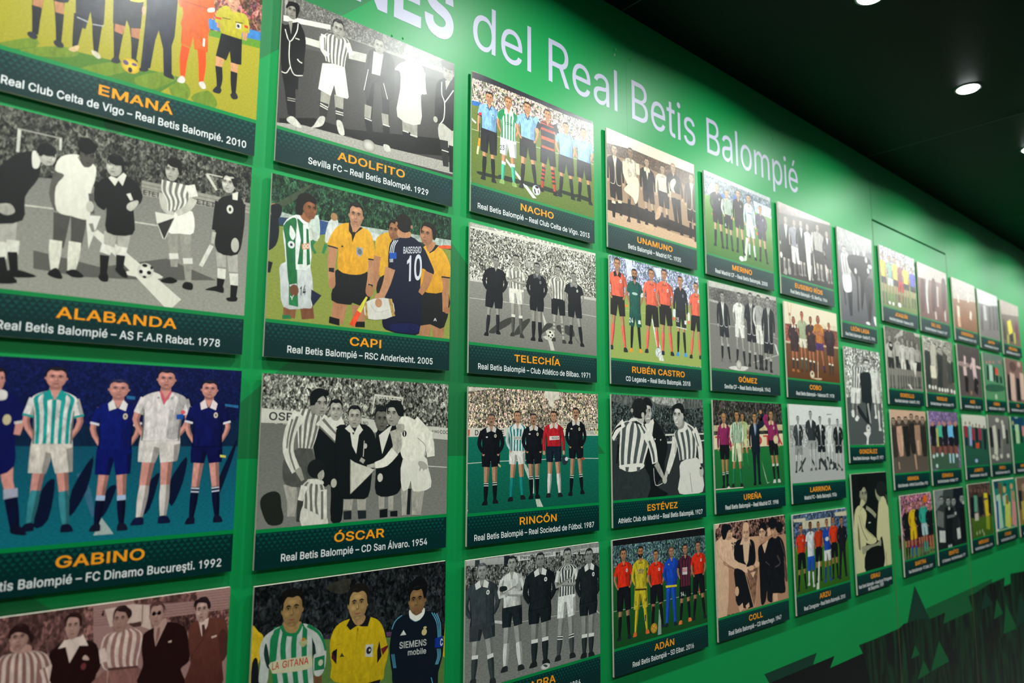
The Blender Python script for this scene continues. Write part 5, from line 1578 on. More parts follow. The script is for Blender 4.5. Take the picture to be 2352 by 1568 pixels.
 ('COLL', 'Real Betis Balompié – CD Manchego. 1947', 'peach and black high contrast photo board of a handshake over net', 2.234, 3.223, 1.774, 2.580, """
C 6a4c44 -5,-5,1010,-5,1010,990,-5,990 0.052,0,1.3
G b08468 -7,118,512,137,1010,150,993,659,-14,635 0.125,0,0.35
P dcb898 -6,-3,62,-5,36,27,-2,38 s=0
P d8b090 5,120,283,131,275,241,175,204,82,276,154,324,108,648,-19,628 t=0.2
P c89c7c 444,124,596,130,580,330,497,321 s=0 t=0.2
X 2a2420 144,195,263,197,50 OSE
H 160,72,60.7,54.8 d8ac8c 12141a d=0.8
P 12141a 79,31,112,6,187,19,211,48,159,58,137,97,104,118,82,86
P e0b898 105,115,192,137,237,237,363,306,468,346,452,373,358,376,206,317,95,264,25,202,29,128 t=0.3
S 9a7058 94,284,230,333,358,372 3.8,3.8,3.8
P 12141a 256,149,349,130,483,149,520,209,511,323,388,337,389,323,235,265 t=0.1
P d8b494 350,123,457,125,417,298,395,324,364,293 s=0 t=0.1
P dcb898 357,116,313,169,346,172,375,139 s=0
P dcb898 430,130,466,197,449,146 s=0
H 399,95,48.3,59.9 d8ac8c a87858 d=0 hs=A
E d8ac8c 402,46,44.3,32.5
P 12141a 230,333,371,377,430,496,460,633,251,588,235,457 t=0.1
P 8a6450 400,353,550,363,524,509,473,635,438,567 s=0 t=1.2
S c89c7c 371,377,473,638 7.7,7.7
S c89c7c 556,371,487,640 7.9,7.9
P dcb494 445,386,476,425,520,381 s=0
P 12141a 568,214,649,186,735,186,698,285,581,316,563,285 t=0.1
P d8b494 626,198,722,170,656,266 s=0
H 633,111,48.2,57.9 d8ac8c 12141a d=-0.4
P 12141a 588,57,661,29,702,66,684,101,629,74,593,86
P 12141a 722,170,857,152,943,205,976,344,940,489,938,593,760,576,740,638,670,614,669,542,642,617,577,629,571,444,580,330,670,268 t=0.6
S 5a4c4c 624,306,720,360 5.7,5.7
S 4a4040 843,300,883,364,806,385 16.8,14,11.2
S 4a4040 899,186,964,312 11.2,11.2
S 12141a 733,208,653,309,552,327 59,49.2,29.5
E d8ac8c 538,333,35.8,24
H 823,105,59.2,62.2 c89878 12141a d=-0.2
E 12141a 791,50,70.7,44.4
E 12141a 892,88,54.2,44.9
S d8ac8c 739,142,729,82 57.5,43.1
E d8ac8c 454,352,40.5,18.2
S d8ac8c 290,594,306,637 61.6,54.2
S d8ac8c 382,601,393,630 50.3,42.8
P d8ac8c 753,575,818,584,821,642,755,640 s=0
E d8ac8c 251,493,25.6,33.8
P 6a4c44 948,311,984,420,984,509,947,490 t=0.8
"""),
 ('ARZU', 'Real Zaragoza – Real Betis Balompié. 2010', 'photo board with orange red referees and one blue shirt, white line in grass', 3.347, 4.322, 1.785, 2.576, """
C 4a6078 -5,-5,1010,-5,1010,990,-5,990 0.065,0.35,1.0
P c8c0a4 2,33,213,36,210,68,15,57 s=0
P c8c0a4 153,60,667,60,658,138,155,123 s=0 t=0.3
P c8c0a4 745,28,985,26,979,69,751,57 s=0
G 3c7a20 4,257,480,270,984,257,972,653,6,637 0.1,0,0.3 c2=2c5c14
P c8d0b8 395,406,426,409,390,635,344,633 s=0
F 123,81,49,605,168,601,70.7 241c1a,a87450,d83a18,12141a,12141a,202428 arm=b hem=0.43 se=0.68 st=0.76 badge=c8b8b0
F 286,69,223,582,301,603,69.9 1c1614,7a5038,d8dcdc,1c50b0,d8dcdc,c8c8c8 arm=b hem=0.53 se=0.74 st=0.77
F 428,78,359,576,437,570,68.7 1c1614,a87450,c03818,12141a,12141a,202428 arm=b hem=0.42 se=0.66 st=0.76
F 584,67,514,595,604,590,70.9 1c1614,a87450,1848a8,d0d4cc,1c3c88,2848a0 arm=b hem=0.5 se=0.66 st=0.76
E c8d0d0 573,238,32.1,17.8
F 704,54,659,581,742,583,72.7 241c1a,a87450,d83a18,12141a,12141a,202428 arm=b hem=0.42 se=0.66 st=0.76
F 863,69,787,597,903,586,78.8 1c1614,a87450,161a22,161a22,161a22,202428 arm=b sl=l hem=0.5 long=1
"""),
 ('LEÓN LASA', 'Real Betis Balompié – Sevilla FC. 1915', 'tall narrow grey photo board with glare, topmost of the upright ones', 4.457, 5.239, -0.871, 0.212, """
G 7a7876 -5,-5,1010,-5,1010,990,-5,990 0.2,0,0.9 c2=55555a
P a8a6a4 -19,6,776,-10,794,137,-30,239 s=0 t=0.6 c2=8a8886
S 3a3a3c 83,606,107,765 46.8,28.8
S 2c2c2e 207,621,212,859 110.9,55.5
P dedcd8 75,459,232,435,258,581,207,625,90,621 t=0.1
P b8b4b2 64,264,204,231,224,353,249,441,83,466,61,363 t=0.3
S 5a5858 99,274,97,357,130,451 12.6,12.6,12.6
S 5a5858 154,265,159,364,176,444 12.9,12.9,12.9
S c8c4c0 184,310,238,384,326,421 34.8,29.4,26.7
H 133,219,47.9,39.2 b0acaa 5a5654
P 2c2828 219,254,506,213,722,220,724,342,587,467,491,735,451,748,461,468,415,458,400,771,362,775,372,498,272,412,206,356 t=0.4
P 444042 547,472,753,416,746,600,667,867,607,874,575,690 t=0.5
E c8c4c2 356,196,26.9,29.6
E c8c4c2 442,190,27.4,29.8
E c8c4c2 630,235,28.3,30.3
E c8c4c2 664,343,28.4,30.2
E c8c4c2 368,389,26.9,29.3
E c8c4c2 590,173,28.1,30.3
E d0ccca 711,292,49.2,21.5
P dedcd8 725,809,794,819,793,897,744,884 t=0.2
P dedcd8 548,880,636,879,622,906,545,901 t=0.2
P 2c2c2e 637,666,693,693,647,869,617,872 t=0.3
"""),
 ('GONZÁLEZ', 'Real Betis Balompié – Burgos CF. 1977', 'tall narrow black and white photo board with ball at bottom centre', 4.467, 5.265, 0.299, 1.389, """
C a4a49c -5,-5,1010,-5,1010,990,-5,990 0.052,0,1.0
G 4a5250 -16,489,764,365,769,920,6,925 0.15,0,0.45
F 263,68,115,626,200,678,128.8 1c2022,8a8a84,d8d8d0,dcdcd4,8a8c86,d8d8d0 str=5a5e5c n=4 sl=l slc=d0d0c8 arm=n hem=0.52 se=0.76 st=0.8 d=0.6
S dcdcd4 281,241,313,312,417,325 49,40.8,30
S dcdcd4 654,200,573,298,438,324 55.2,41.4,30.3
P 1c2426 323,238,561,224,592,316,539,524,447,710,412,656,409,528,327,512,315,367 t=0.1
S a8aaa4 452,526,489,718 34.2,25.6
P 1c2426 238,551,468,719,443,737,229,614 t=0.1
F 656,66,628,670,699,790,116.1 1c2022,8a8a84,d8d8d0,d4d4cc,d8d8d0,d8d8d0 sl=l slc=d8d8d0 arm=r hem=0.45 se=0.62 st=0.72 d=-0.6
E dcdcd4 429,774,53.6,47.3 c2=b0b0a8
E 4a4e4c 431,765,17.1,10.9
P dcdcd4 316,811,476,805,426,855,406,919,364,918,384,855 t=0.1
E dcdcd4 113,644,32.4,24.9
E dcdcd4 183,682,36.9,21.4
H 475,145,61.2,47.2 c8c8c0 1c2426
"""),
 ('GRAU', 'Real Betis Balompié – Associaçao Portuguesa|de Desportos. 1959', 'tall narrow cream on black photo board of two shirts in handshake', 4.459, 5.243, 1.491, 2.568, """
P 0c1412 -34,-26,1004,-15,823,1085,-163,958 s=0 t=0.05
P c8c494 24,371,127,290,227,322,281,388,232,509,293,603,220,667,206,910,-19,909,-18,679 t=0.12
S 8a8a6a 130,343,207,312 6.7,6.7
P 6c6c50 92,393,109,569,114,683,75,670,73,531
P c8c494 77,357,161,345,224,491,464,618,414,659,265,645,132,554,85,445 t=0.1
S 6c6c50 115,377,178,522,269,619 10.8,10.8,10.8
S 8a8a6a 148,362,223,500,422,605 7.7,7.7,7.7
P 98987c 168,662,457,663,551,626,567,673,516,713,277,708,168,736,137,694 t=0.4
P 0a100f 235,712,607,704,597,911,206,910 t=0.1
P c8c494 585,261,681,229,761,309,789,423,780,914,597,911,635,816,599,612,527,642,477,601,529,405 t=0.1
S 8a8a6a 666,764,667,901 13.5,13.5
S 98987c 281,317,393,360,484,411 36.6,41.5,41.5 t=0.4
H 234,198,79.7,89 98987c 0a100f d=0.6
P 0a100f 146,149,161,42,312,20,343,103,257,109,209,152
P b8b88e 231,296,145,308,186,240,257,261
P 98987c 511,156,551,186,635,227,582,280,512,221 t=0.2
E 18201e 645,162,127.1,74.2
P 3a4038 728,222,784,235,781,329,741,289
E d8d8c8 335,460,25.5,5.3
"""),
 ('JOAQUÍN', 'Real Betis Balompié – Osasuna. 2005', 'photo board with pale yellow shirts at top left inside the door outline', 5.431, 6.388, -0.863, -0.053, """
C a8a4a8 -5,-5,1010,-5,1010,990,-5,990 0.065,0.2,0.7
G 8a9464 -7,349,947,341,977,644,-13,660 0.15,0,0.25 c2=6c7c44
F 68,68,34,628,120,623,73.3 4a3c34,b89878,e0cc50,4a4444,6a6458,5a5854 arm=d
F 262,71,173,628,283,620,75.8 4a3c34,b89878,8ab0a0,d8dcd8,6c8a58,5a5854 arm=d
F 396,66,361,614,429,611,77.5 4a3c34,b89878,e0cc50,4a4444,6a6458,5a5854 arm=d
F 546,79,453,603,557,596,79.6 4a3c34,b89878,8a5058,b8403c,8a4a44,5a5854 arm=d se=0.7
F 679,94,626,600,720,594,81.3 4a3c34,b89878,e4d450,3c3a3c,6a6458,5a5854 arm=d
F 866,112,830,585,903,582,83.9 4a3c34,b89878,5a5cc0,3a3a3c,4a4a48,5a5854 arm=d
E dcdcd8 450,594,46.2,26.2
E dcdcd8 188,600,26.5,18.3
E dcdcd8 286,601,26.9,18.5
"""),
 ('DEL SOL', 'Real Betis Balompié – Granada CF. 1957', 'hazy pinkish photo board at top right inside the door outline', 6.476, 7.406, -0.851, -0.052, """
G 8a6a62 -5,-5,1010,-5,1010,990,-5,990 0.2,0,0.4 c2=6c4c44
P b8aca4 -12,-5,954,-7,951,140,-22,182 s=0 t=0.4
S c4c8c4 291,145,240,341,246,576 63.6,63.6,42.4 t=0.6
S c8b8b0 599,211,576,457 55.8,44.6 t=0.6
S c8b8b0 802,306,795,605 57.7,46.2 t=0.6
S c8b8b0 480,529,489,618 54.9,43.9 t=0.6
S c8b8b0 396,280,477,279 20.7,16.6 t=0.6
P 5a3c38 74,207,199,218,138,540,36,543 t=0.6
P 5a3c38 421,156,553,167,486,498,379,501 t=0.6
P 5a3c38 759,106,899,117,826,458,713,461 t=0.6
"""),
 ('GORDILLO', 'Real Betis Balompié – Sevilla FC. 1982', 'grey crowd photo board on the door, left, second from top', 5.445, 6.394, 0.003, 0.812, """
G 8a877e -5,-5,1010,-5,1010,990,-5,990 0.15,0,0.35 c2=7c7a70
C 5c5850 -17,-4,989,-13,975,214,-12,262 0.065,0,0.6
F 100,83,69,648,154,644,87.2 4a4640,a8a298,b8b4a8,242826,5c5a52,4a4844 sl=l arm=d hem=0.42 se=0.62 st=0.75 lg=8a867c
F 311,43,264,649,340,646,90.4 4a4640,a8a298,a8a498,242826,5c5a52,4a4844 sl=l arm=d hem=0.42 se=0.62 st=0.75 lg=8a867c
F 442,81,405,633,470,630,92.5 4a4640,a8a298,c8c4ba,d4d0c6,5c5a52,4a4844 sl=l arm=d hem=0.42 se=0.62 st=0.75 lg=8a867c
F 570,90,548,626,614,623,94.6 4a4640,a8a298,b0aca2,242826,5c5a52,4a4844 sl=l arm=d hem=0.42 se=0.62 st=0.75 lg=8a867c
F 697,89,667,621,748,617,96.6 4a4640,a8a298,b8b4aa,c8c4ba,5c5a52,4a4844 sl=l arm=d hem=0.42 se=0.62 st=0.75 lg=8a867c
F 842,108,831,613,872,611,99 4a4640,a8a298,a09c92,242826,5c5a52,4a4844 sl=l arm=d hem=0.42 se=0.62 st=0.75 lg=8a867c
P d8d4c8 665,342,801,332,742,503 s=0
P d0ccc0 505,577,582,584,639,632,586,635 s=0
P b8b4a8 769,-13,975,-11,967,32,814,36 s=0
E 181a18 122,201,54.1,50.5
E b8b4aa 124,191,39.4,14.2
P b0aca2 205,113,480,-26,466,58 t=0.6
"""),
 ('ROGELIO', 'Real Betis Balompié – Real Sociedad. 1975', 'grey photo board on the door with white sock tops along its bottom', 6.490, 7.417, 0.006, 0.809, """
C a09c90 -5,-5,1010,-5,1010,990,-5,990 0.052,0,0.8 c2=6a675e
P 5c5a50 -12,495,909,444,934,626,16,642 s=0 t=0.8
S 343a36 109,164,97,446,97,596 174.4,174.4,174.4 t=0.4
S b8b4a4 303,71,267,327 148.4,148.4 t=0.4
S dcd4bc 252,328,253,469 166.9,166.9 t=0.4
S 343834 492,178,463,469,435,602 183.4,183.4,183.4 t=0.4
S 504e48 668,153,595,573 154.9,154.9 t=0.4
S 444640 788,258,766,509 128.6,128.6 t=0.4
S 2c3632 906,238,899,491 118.5,118.5 t=0.4
E d8d4c8 101,574,31.9,23.8
E d8d4c8 201,580,32.5,24
E d8d4c8 290,576,32.9,24.1
E d8d4c8 407,593,33.5,24.3
E d8d4c8 498,594,34,24.5
E d8d4c8 590,596,34.5,24.7
E d8d4c8 669,592,34.9,24.8
E d8d4c8 804,597,35.7,25.1
E d8d4c8 906,604,36.2,25.3
H 239,-55,66,40.5 b0aa9c 33312c
H 166,94,65,40 b0aa9c 33312c
H 347,1,67,40.8 b0aa9c 33312c
H 502,133,68.6,41 b0aa9c 33312c
H 694,106,70.7,41.7 b0aa9c 33312c
"""),
 ('ARANDA', 'Betis Balompié – Athletic Club de Bilbao. 1932', 'brown photo board with peach sky on the door, third from top', 5.448, 6.400, 0.869, 1.681, """
G 3c342c -5,-5,1010,-5,1010,990,-5,990 0.15,0,0.4 c2=5c5248
P c8a68c -27,-6,990,-13,969,97,512,94,-11,113 s=0 t=0.1
S 3a322c 50,179,60,333,71,486 133.6,152.7,95.4 t=0.5
H 59,122,48,36.7 a08874 241e1a
S c49a84 197,168,207,324,218,478 137.2,156.8,98 t=0.5
H 207,109,49.3,37.2 a08874 241e1a
S 22201e 372,166,382,324,392,481 141.4,161.6,101 t=0.5
H 382,107,50.8,37.8 a08874 241e1a
S 2a2622 531,134,541,294,551,454 145.4,166.2,103.9 t=0.5
H 542,74,52.2,38.4 a08874 241e1a
S a08068 686,152,696,315,705,476 149.3,170.6,106.6 t=0.5
H 697,91,53.6,38.9 a08874 241e1a
S 2c2824 846,161,856,325,866,489 153.3,175.2,109.5 t=0.5
H 858,99,55.1,39.4 a08874 241e1a
S c8a68c 254,265,247,450 54.2,34.5
S c8a68c 682,315,681,466 63.7,37.2
S b89478 575,464,599,624 41.4,36.2
S a88c74 135,535,146,611 33.5,28.7
"""),
 ('ESNAOLA', 'Real Betis Balompié – AC Milan. 1977', 'photo board on the door with light blue shirt under a violet crowd', 6.489, 7.420, 0.857, 1.681, """
C 7a6a90 -5,-5,1010,-5,1010,990,-5,990 0.065,0.4,0.8
G 5a3c34 -39,369,866,373,871,496,-1,463 0.15,0,0.4
G 3c5a44 1,452,873,485,863,672,18,649 0.15,0,0.4
P 14181e 28,171,189,158,190,296,44,307 t=0.2
P 181c20 37,296,181,296,156,391,47,390 t=0.2
E b07a70 105,143,46.2,27.5
S 805048 84,391,74,484 85.2,73.8
P 48b090 231,168,397,156,398,296,247,307 t=0.2
P 20242a 240,296,389,296,363,392,250,392 t=0.2
E b07a70 310,141,47.7,28
S 805048 288,392,277,487 88,76.3
P 141c24 395,167,565,154,566,296,411,307 t=0.2
P 181c20 404,296,557,296,529,393,414,393 t=0.2
E b07a70 477,138,49,28.4
S 805048 453,393,442,490 90.3,78.3
P 6cb8dc 579,164,755,151,755,296,595,307 t=0.2
P 14181e 588,296,745,296,717,395,598,394 t=0.2
E b07a70 663,136,50.4,28.8
S 805048 638,394,626,492 92.9,80.5
P 14181e 752,163,933,149,932,295,768,307 t=0.2
P 181c20 761,296,923,295,893,396,771,395 t=0.2
E b07a70 839,134,51.8,29.2
S 805048 812,395,800,495 95.4,82.7
S a8ccd4 588,481,583,589 55.6,49.4
S a8ccd4 697,482,692,591 56.5,50.3
E b8ccc8 76,505,37.1,22.8
E b8ccc8 180,491,37.7,23
E b8ccc8 343,488,38.8,23.4
E b8ccc8 820,506,41.7,24.2
E b8ccc8 155,611,37.5,22.9
P b0b060 197,190,256,190,259,392,198,402 s=0
"""),
 ('BARTRA', 'Real Betis Balompié – FC Cádiz. 2017', 'photo board on the door with all yellow kit, beside the keyhole', 5.552, 6.396, 1.745, 2.544, """
C 9a6a7a -5,-5,1010,-5,1010,990,-5,990 0.052,0.5,0.9
G 5c7c38 13,440,853,516,850,669,24,660 0.2,0,0.4
C 7a2830 148,239,889,333,855,578,98,525 0.065,0.5,0.7
F 138,82,78,638,141,639,94.3 3a2420,b07858,14181e,14181e,14181e,4a4a48 sl=l arm=b hem=0.45 se=0.66 st=0.78
F 309,62,217,643,333,649,97.1 3a2420,b07858,e0b818,e0b818,1a58b0,4a4a48 sl=l arm=b hem=0.45 se=0.66 st=0.78
F 455,60,454,638,521,639,99.6 3a2420,b07858,14181e,14181e,6a6458,4a4a48 sl=l arm=b hem=0.45 se=0.66 st=0.78
F 593,47,577,631,646,632,102 3a2420,b07858,30a890,a8c8c8,3aa890,4a4a48 sl=l arm=b hem=0.45 se=0.66 st=0.78
F 768,108,747,618,818,619,105.1 3a2420,b07858,14181e,14181e,b08050,4a4a48 sl=l arm=b hem=0.45 se=0.66 st=0.78
E d8681c 660,61,60.5,40.6
"""),
 ('BENÍTEZ', 'UD Salamanca – Real Betis Balompié. 1977', 'murky dark grey photo board on the door, lowest at its right', 6.496, 7.425, 1.734, 2.540, """
G 38423f -5,-5,1010,-5,1010,990,-5,990 0.2,0,0.5 c2=141c1c
P 7a827e 0,3,283,5,192,150,-1,223 s=0 t=0.5
P 101a24 597,-3,944,-4,935,396,657,310 t=0.2
S 6a706c 144,232,110,398 200.8,200.8 t=0.4
S c8ccc4 160,444,149,569 175.3,175.3 t=0.4
S 10181a 425,207,409,422,394,635 275.3,275.3,275.3 t=0.4
S 1c2424 603,262,563,586 186.7,186.7 t=0.4
S 0c1214 855,234,851,612 196.5,196.5 t=0.4
S ccd0c8 673,454,678,574 108.4,108.4 t=0.4
H 198,119,65.5,44.3 8c948e 141a1a
H 408,141,67.7,45 8c948e 141a1a
H 579,151,69.6,45.6 8c948e 141a1a
H 862,133,72.7,46.6 8c948e 141a1a
E b0b8b0 422,218,30.8,19.2
E b0b8b0 614,285,31.7,19.5
E b0b8b0 901,180,33.2,20
E b0b8b0 333,629,30.2,18.7
E b0b8b0 401,630,30.5,18.8
S 6a726e 341,309,593,305 32.4,28.1
"""),
 ('CARDEÑOSA', 'Real Betis Balompié – Elche CF. 1980', 'tan faded photo board with two pale figures, first right of the door, top row', 7.594, 8.461, -0.842, -0.049, """
G 9a7860 -5,-5,1010,-5,1010,990,-5,990 0.25,0,0.35 c2=7c5030
P b8aea6 -7,6,900,-10,889,217,-6,274 s=0 t=0.5
S dcccb8 176,350,169,471,178,612 91.4,91.4,91.4 t=0.3
S dcccb8 653,372,607,473 73.3,73.3 t=0.3
S dcccb8 579,139,573,257 44.1,44.1 t=0.3
S dcccb8 190,198,207,303 53.8,53.8 t=0.3
S c89068 195,490,176,619 61.6,53.4
S 8a5c38 403,351,372,570 127.1,105.9
"""),
 ('ANTÓN', 'Real Betis Balompié – Celta. 1969', 'white and grey photo board in the top row, second right of the door', 8.563, 9.425, -0.829, -0.032, """
G 75706c -5,-5,1010,-5,1010,990,-5,990 0.25,0,0.5
P c4c2c2 -7,-1,904,0,880,131,434,186,12,193 s=0 t=0.2
S b8b8b6 264,199,269,405 106.3,120.8 t=0.2
S 555050 138,238,102,559 93.8,70.3 t=0.8
S 555050 479,196,440,525 98.1,73.6 t=0.8
S 555050 656,175,615,508 100.4,75.3 t=0.8
S 555050 810,156,768,493 102.5,76.9 t=0.8
"""),
 ('BIZCOCHO', 'Real Betis Balompié – Barcelona. 1979', 'photo board with a bright yellow shirt at the top right edge', 9.552, 10.430, -0.809, -0.024, """
G 6a5c50 -5,-5,1010,-5,1010,990,-5,990 0.3,0,0.5
P a89a8e -12,-5,944,-9,925,147,32,207 s=0 t=0.5
S d4c838 358,268,410,459 189.7,216.8 t=0.2
S 3a3a2c 116,278,111,568 134.5,107.6
S 2c2c2c 408,468,431,572 164.4,137
S b0b040 585,426,577,592 85.5,74.1
S 6a3c40 721,254,698,515 173.4,144.5
S b0b040 253,491,241,621 70.9,54.5
"""),
 ('ALEX', 'Real Betis Balompié – Cádiz. 1989', 'dark brown photo board with pink figures, second row right of door', 7.602, 8.442, 0.000, 0.807, """
G 4a4442 -5,-5,1010,-5,1010,990,-5,990 0.25,0,0.3 c2=544c4a
P 9a8480 28,216,414,224,404,267,35,270 t=0.5
S d0b4b0 258,136,244,242 70.2,70.2 t=0.2
S d0b4b0 226,271,231,383 112,112 t=0.2
S d0b4b0 583,140,578,248,604,404 130.8,130.8,130.8 t=0.2
S d0b4b0 666,242,840,253 30.1,30.1 t=0.2
S d0b4b0 502,210,441,286 44.9,44.9 t=0.2
S 221e1e 269,394,244,590 144,102.8
S 221e1e 648,402,580,590 164.8,144.2
S a87858 404,570,403,619 55.1,50.9
S 5c5250 649,487,732,505 33.9,25.4
"""),
 ('CAÑAS', 'Real Betis Balompié – Valladolid. 2013', 'small photo board on green grass with one orange red shirt', 8.570, 9.429, 0.024, 0.804, """
G 4c7c60 -5,-5,1010,-5,1010,990,-5,990 0.25,0,0.35 c2=50885c
P 66746a 40,11,863,1,853,127,50,151 s=0 t=0.4
S 1c2a28 183,172,155,367 84,84 t=0.3
S a8c4b0 305,156,294,374 143.8,143.8 t=0.3
S 1c2e30 455,176,415,368 81.4,81.4 t=0.3
S d0503c 562,185,541,278 121.6,121.6 t=0.3
S 18282c 547,285,544,384 109.2,109.2 t=0.3
S 1c2e2c 718,290,718,383 91.5,91.5 t=0.3
E a8806c 148,130,37.8,19.7
E a8806c 291,119,38.5,19.9
E a8806c 437,109,39.3,20.1
E a8806c 712,90,40.8,20.5
E a8c4a0 441,581,48.8,37.9
P 2c5c44 93,429,772,411,776,488,93,517 t=0.8
"""),
 ('ITO', 'Real Betis Balompié – Levante. 1998', 'photo board with two tall beige figures at right edge, second row', 9.545, 10.415, 0.030, 0.800, """
G 7a5e56 -5,-5,1010,-5,1010,990,-5,990 0.3,0,0.5
S c8a898 298,205,262,596 216,243 t=0.15
S c8a898 778,176,769,570 202.3,231.2 t=0.15
S 1c2428 554,262,536,595 168.2,196.2
S 1c2428 131,231,75,603 104.7,183.3
E b89888 675,51,86.3,42
E 5a443e 355,105,165.6,73.9
"""),
 ('JUANITO', 'Real Betis Balompié – Chelsea. 2005', 'photo board with cream sky and crimson shirts, right of the door', 7.602, 8.484, 0.872, 1.654, """
G 285c40 -5,-5,1010,-5,1010,990,-5,990 0.25,0,0.3 c2=205040
P c8c8b8 -39,-17,904,7,886,162,-16,144 s=0 t=0.1
S 98283c 95,136,84,284 108.1,96.1 t=0.3
S 1c2838 90,277,74,378 91.1,79.2
E 8c7464 90,105,28.2,23.1
S 78a8b8 248,134,236,284 110.6,98.3 t=0.3
S 98a0d0 242,277,226,379 93.1,81
E 8c7464 243,103,28.8,23.4
S 98283c 354,167,342,318 112.2,99.8 t=0.3
S 1c2838 348,311,331,414 94.5,82.1
E 8c7464 349,136,29.3,23.5
S 18242c 484,152,471,305 114.4,101.7 t=0.3
S 18242c 477,298,460,401 96.2,83.7
E 8c7464 479,121,29.8,23.7
S 98304c 610,165,597,319 116.4,103.5 t=0.3
S 1c3038 603,312,585,416 97.9,85.1
E 8c7464 604,133,30.4,23.9
S 14202c 793,177,779,333 119.4,106.1 t=0.3
S 14202c 785,326,767,432 100.4,87.3
E 8c7464 788,145,31.2,24.3
P d04828 415,346,553,346,526,412,420,411 s=0
E 9ab0d0 392,565,54.4,23.1
"""),
 ('PORTU', 'Real Betis Balompié – Alavés. 1958', 'grey photo board of pale and dark figures, third row near right edge', 8.570, 9.463, 0.856, 1.650, """
G 6c6c64 -5,-5,1010,-5,1010,990,-5,990 0.25,0,0.45 c2=585c58
S 1c2628 82,162,82,422 128.9,128.9 t=0.3
S c8c4b4 228,138,253,394,217,524 141.5,141.5,141.5 t=0.3
S 20282a 431,180,407,439 95.9,95.9 t=0.3
S d0ccc0 632,118,641,306 114.4,114.4 t=0.3
S 2c3432 776,185,770,382 111.3,111.3 t=0.3
S 7c7c74 517,306,479,528 95.9,95.9 t=0.3
E c4c0b0 391,62,82.1,29.8
E c4c0b0 118,544,69.3,28.6
E c4c0b0 252,568,70.6,28.9
E c4c0b0 451,542,58,29.3
E c4c0b0 749,539,65.5,29.9
E c4c0b0 603,89,54.7,30.2
"""),
 ('MARTÍN', 'Real Betis Balompié – Oviedo. 1995', 'green photo board with pale green shirt cut by the right edge', 9.574, 10.444, 0.854, 1.645, """
G 107044 -5,-5,1010,-5,1010,990,-5,990 0.3,0,0.5 c2=0c6038
P 10405c 30,7,656,10,592,212,61,169 s=0 t=0.6
S a8cc98 265,112,264,378 189,162
S 102830 133,192,128,385 106.1,95.5
S c88878 589,132,572,276 139.7,139.7
S 102830 457,197,458,371 110.7,99.7
E a8a070 84,91,42.4,31.2
E 7a9c98 269,10,81.5,19
"""),
 ('MERCADO', 'Real Betis Balompié – Mallorca. 1996', 'photo board with yellow clad goalkeeper on dark grass, bottom row', 7.599, 8.439, 1.716, 2.518, """
C 4c3c34 -5,-5,1010,-5,1010,990,-5,990 0.052,0.1,0.8
G 48681c 47,395,882,424,846,649,53,639 0.2,0,0.3 c2=3c5c1c
S 5c9c7c 243,139,229,335 124.3,124.3 t=0.25
S c0b8a8 236,350,237,438 133.5,133.5 t=0.25
S e0c828 630,128,627,188 132.2,132.2 t=0.25
S d8c028 633,211,651,416 141.3,141.3 t=0.25
S 8c9c24 651,416,623,570 129.6,129.6 t=0.25
S 121c24 421,163,434,386 173.9,173.9 t=0.25
S 101820 127,155,90,398 129.3,129.3 t=0.25
S 101820 780,158,745,384 104.3,104.3 t=0.25
E 6c4c40 102,74,39.5,24.5
E 6c4c40 246,80,40.3,24.7
E 6c4c40 371,86,41.1,24.9
E 6c4c40 509,92,41.9,25.2
E 6c4c40 626,98,42.6,25.4
E 6c4c40 770,104,43.5,25.7
E 9ca878 200,587,22.1,24
E 9ca878 304,581,22.4,24.2
E 9ca878 409,575,22.8,24.4
E 9ca878 457,616,22.9,24.5
"""),
 ('STOSIC', 'Real Betis Balompié – Sevilla. 1997', 'teal photo board with pale green, yellow and pink shirts', 8.571, 9.463, 1.698, 2.508, """
P 107c68 1,15,955,10,893,639,84,638 s=0 t=0.3
P 103c50 24,24,254,25,228,118,51,110 s=0 t=0.4
S 6c5c38 276,41,243,253 152.3,152.3 t=0.25
S a8ccb0 156,193,191,624 176.9,176.9 t=0.25
S 10508c 97,268,63,621 89.3,89.3 t=0.25
S a8c8b0 440,208,457,336 199.1,199.1 t=0.25
S c4cc60 550,293,479,631 232.7,232.7 t=0.25
S a88c68 808,169,795,307 165.2,165.2 t=0.25
S d08c88 823,308,769,629 189.5,189.5 t=0.25
S c8a818 627,498,606,617 63.5,63.5 t=0.25
E d0a860 447,136,58.2,47.3
E d0a060 770,110,60.8,40.4
E 203c44 491,78,63.9,23.8
S 8c6430 520,212,526,332 95.8,106.5
"""),
 ('VARELA', 'Real Betis Balompié – Getafe. 2004', 'brownish photo board at the right edge, lowest row', 9.598, 10.468, 1.705, 2.505, """
G 6c5848 -5,-5,1010,-5,1010,990,-5,990 0.3,0,0.4 c2=8c7438
S 18222c 121,178,114,436 173.3,127.1
S c0a850 223,326,233,577 175.6,175.6
E a88c70 310,144,89.2,58.6
"""),
]
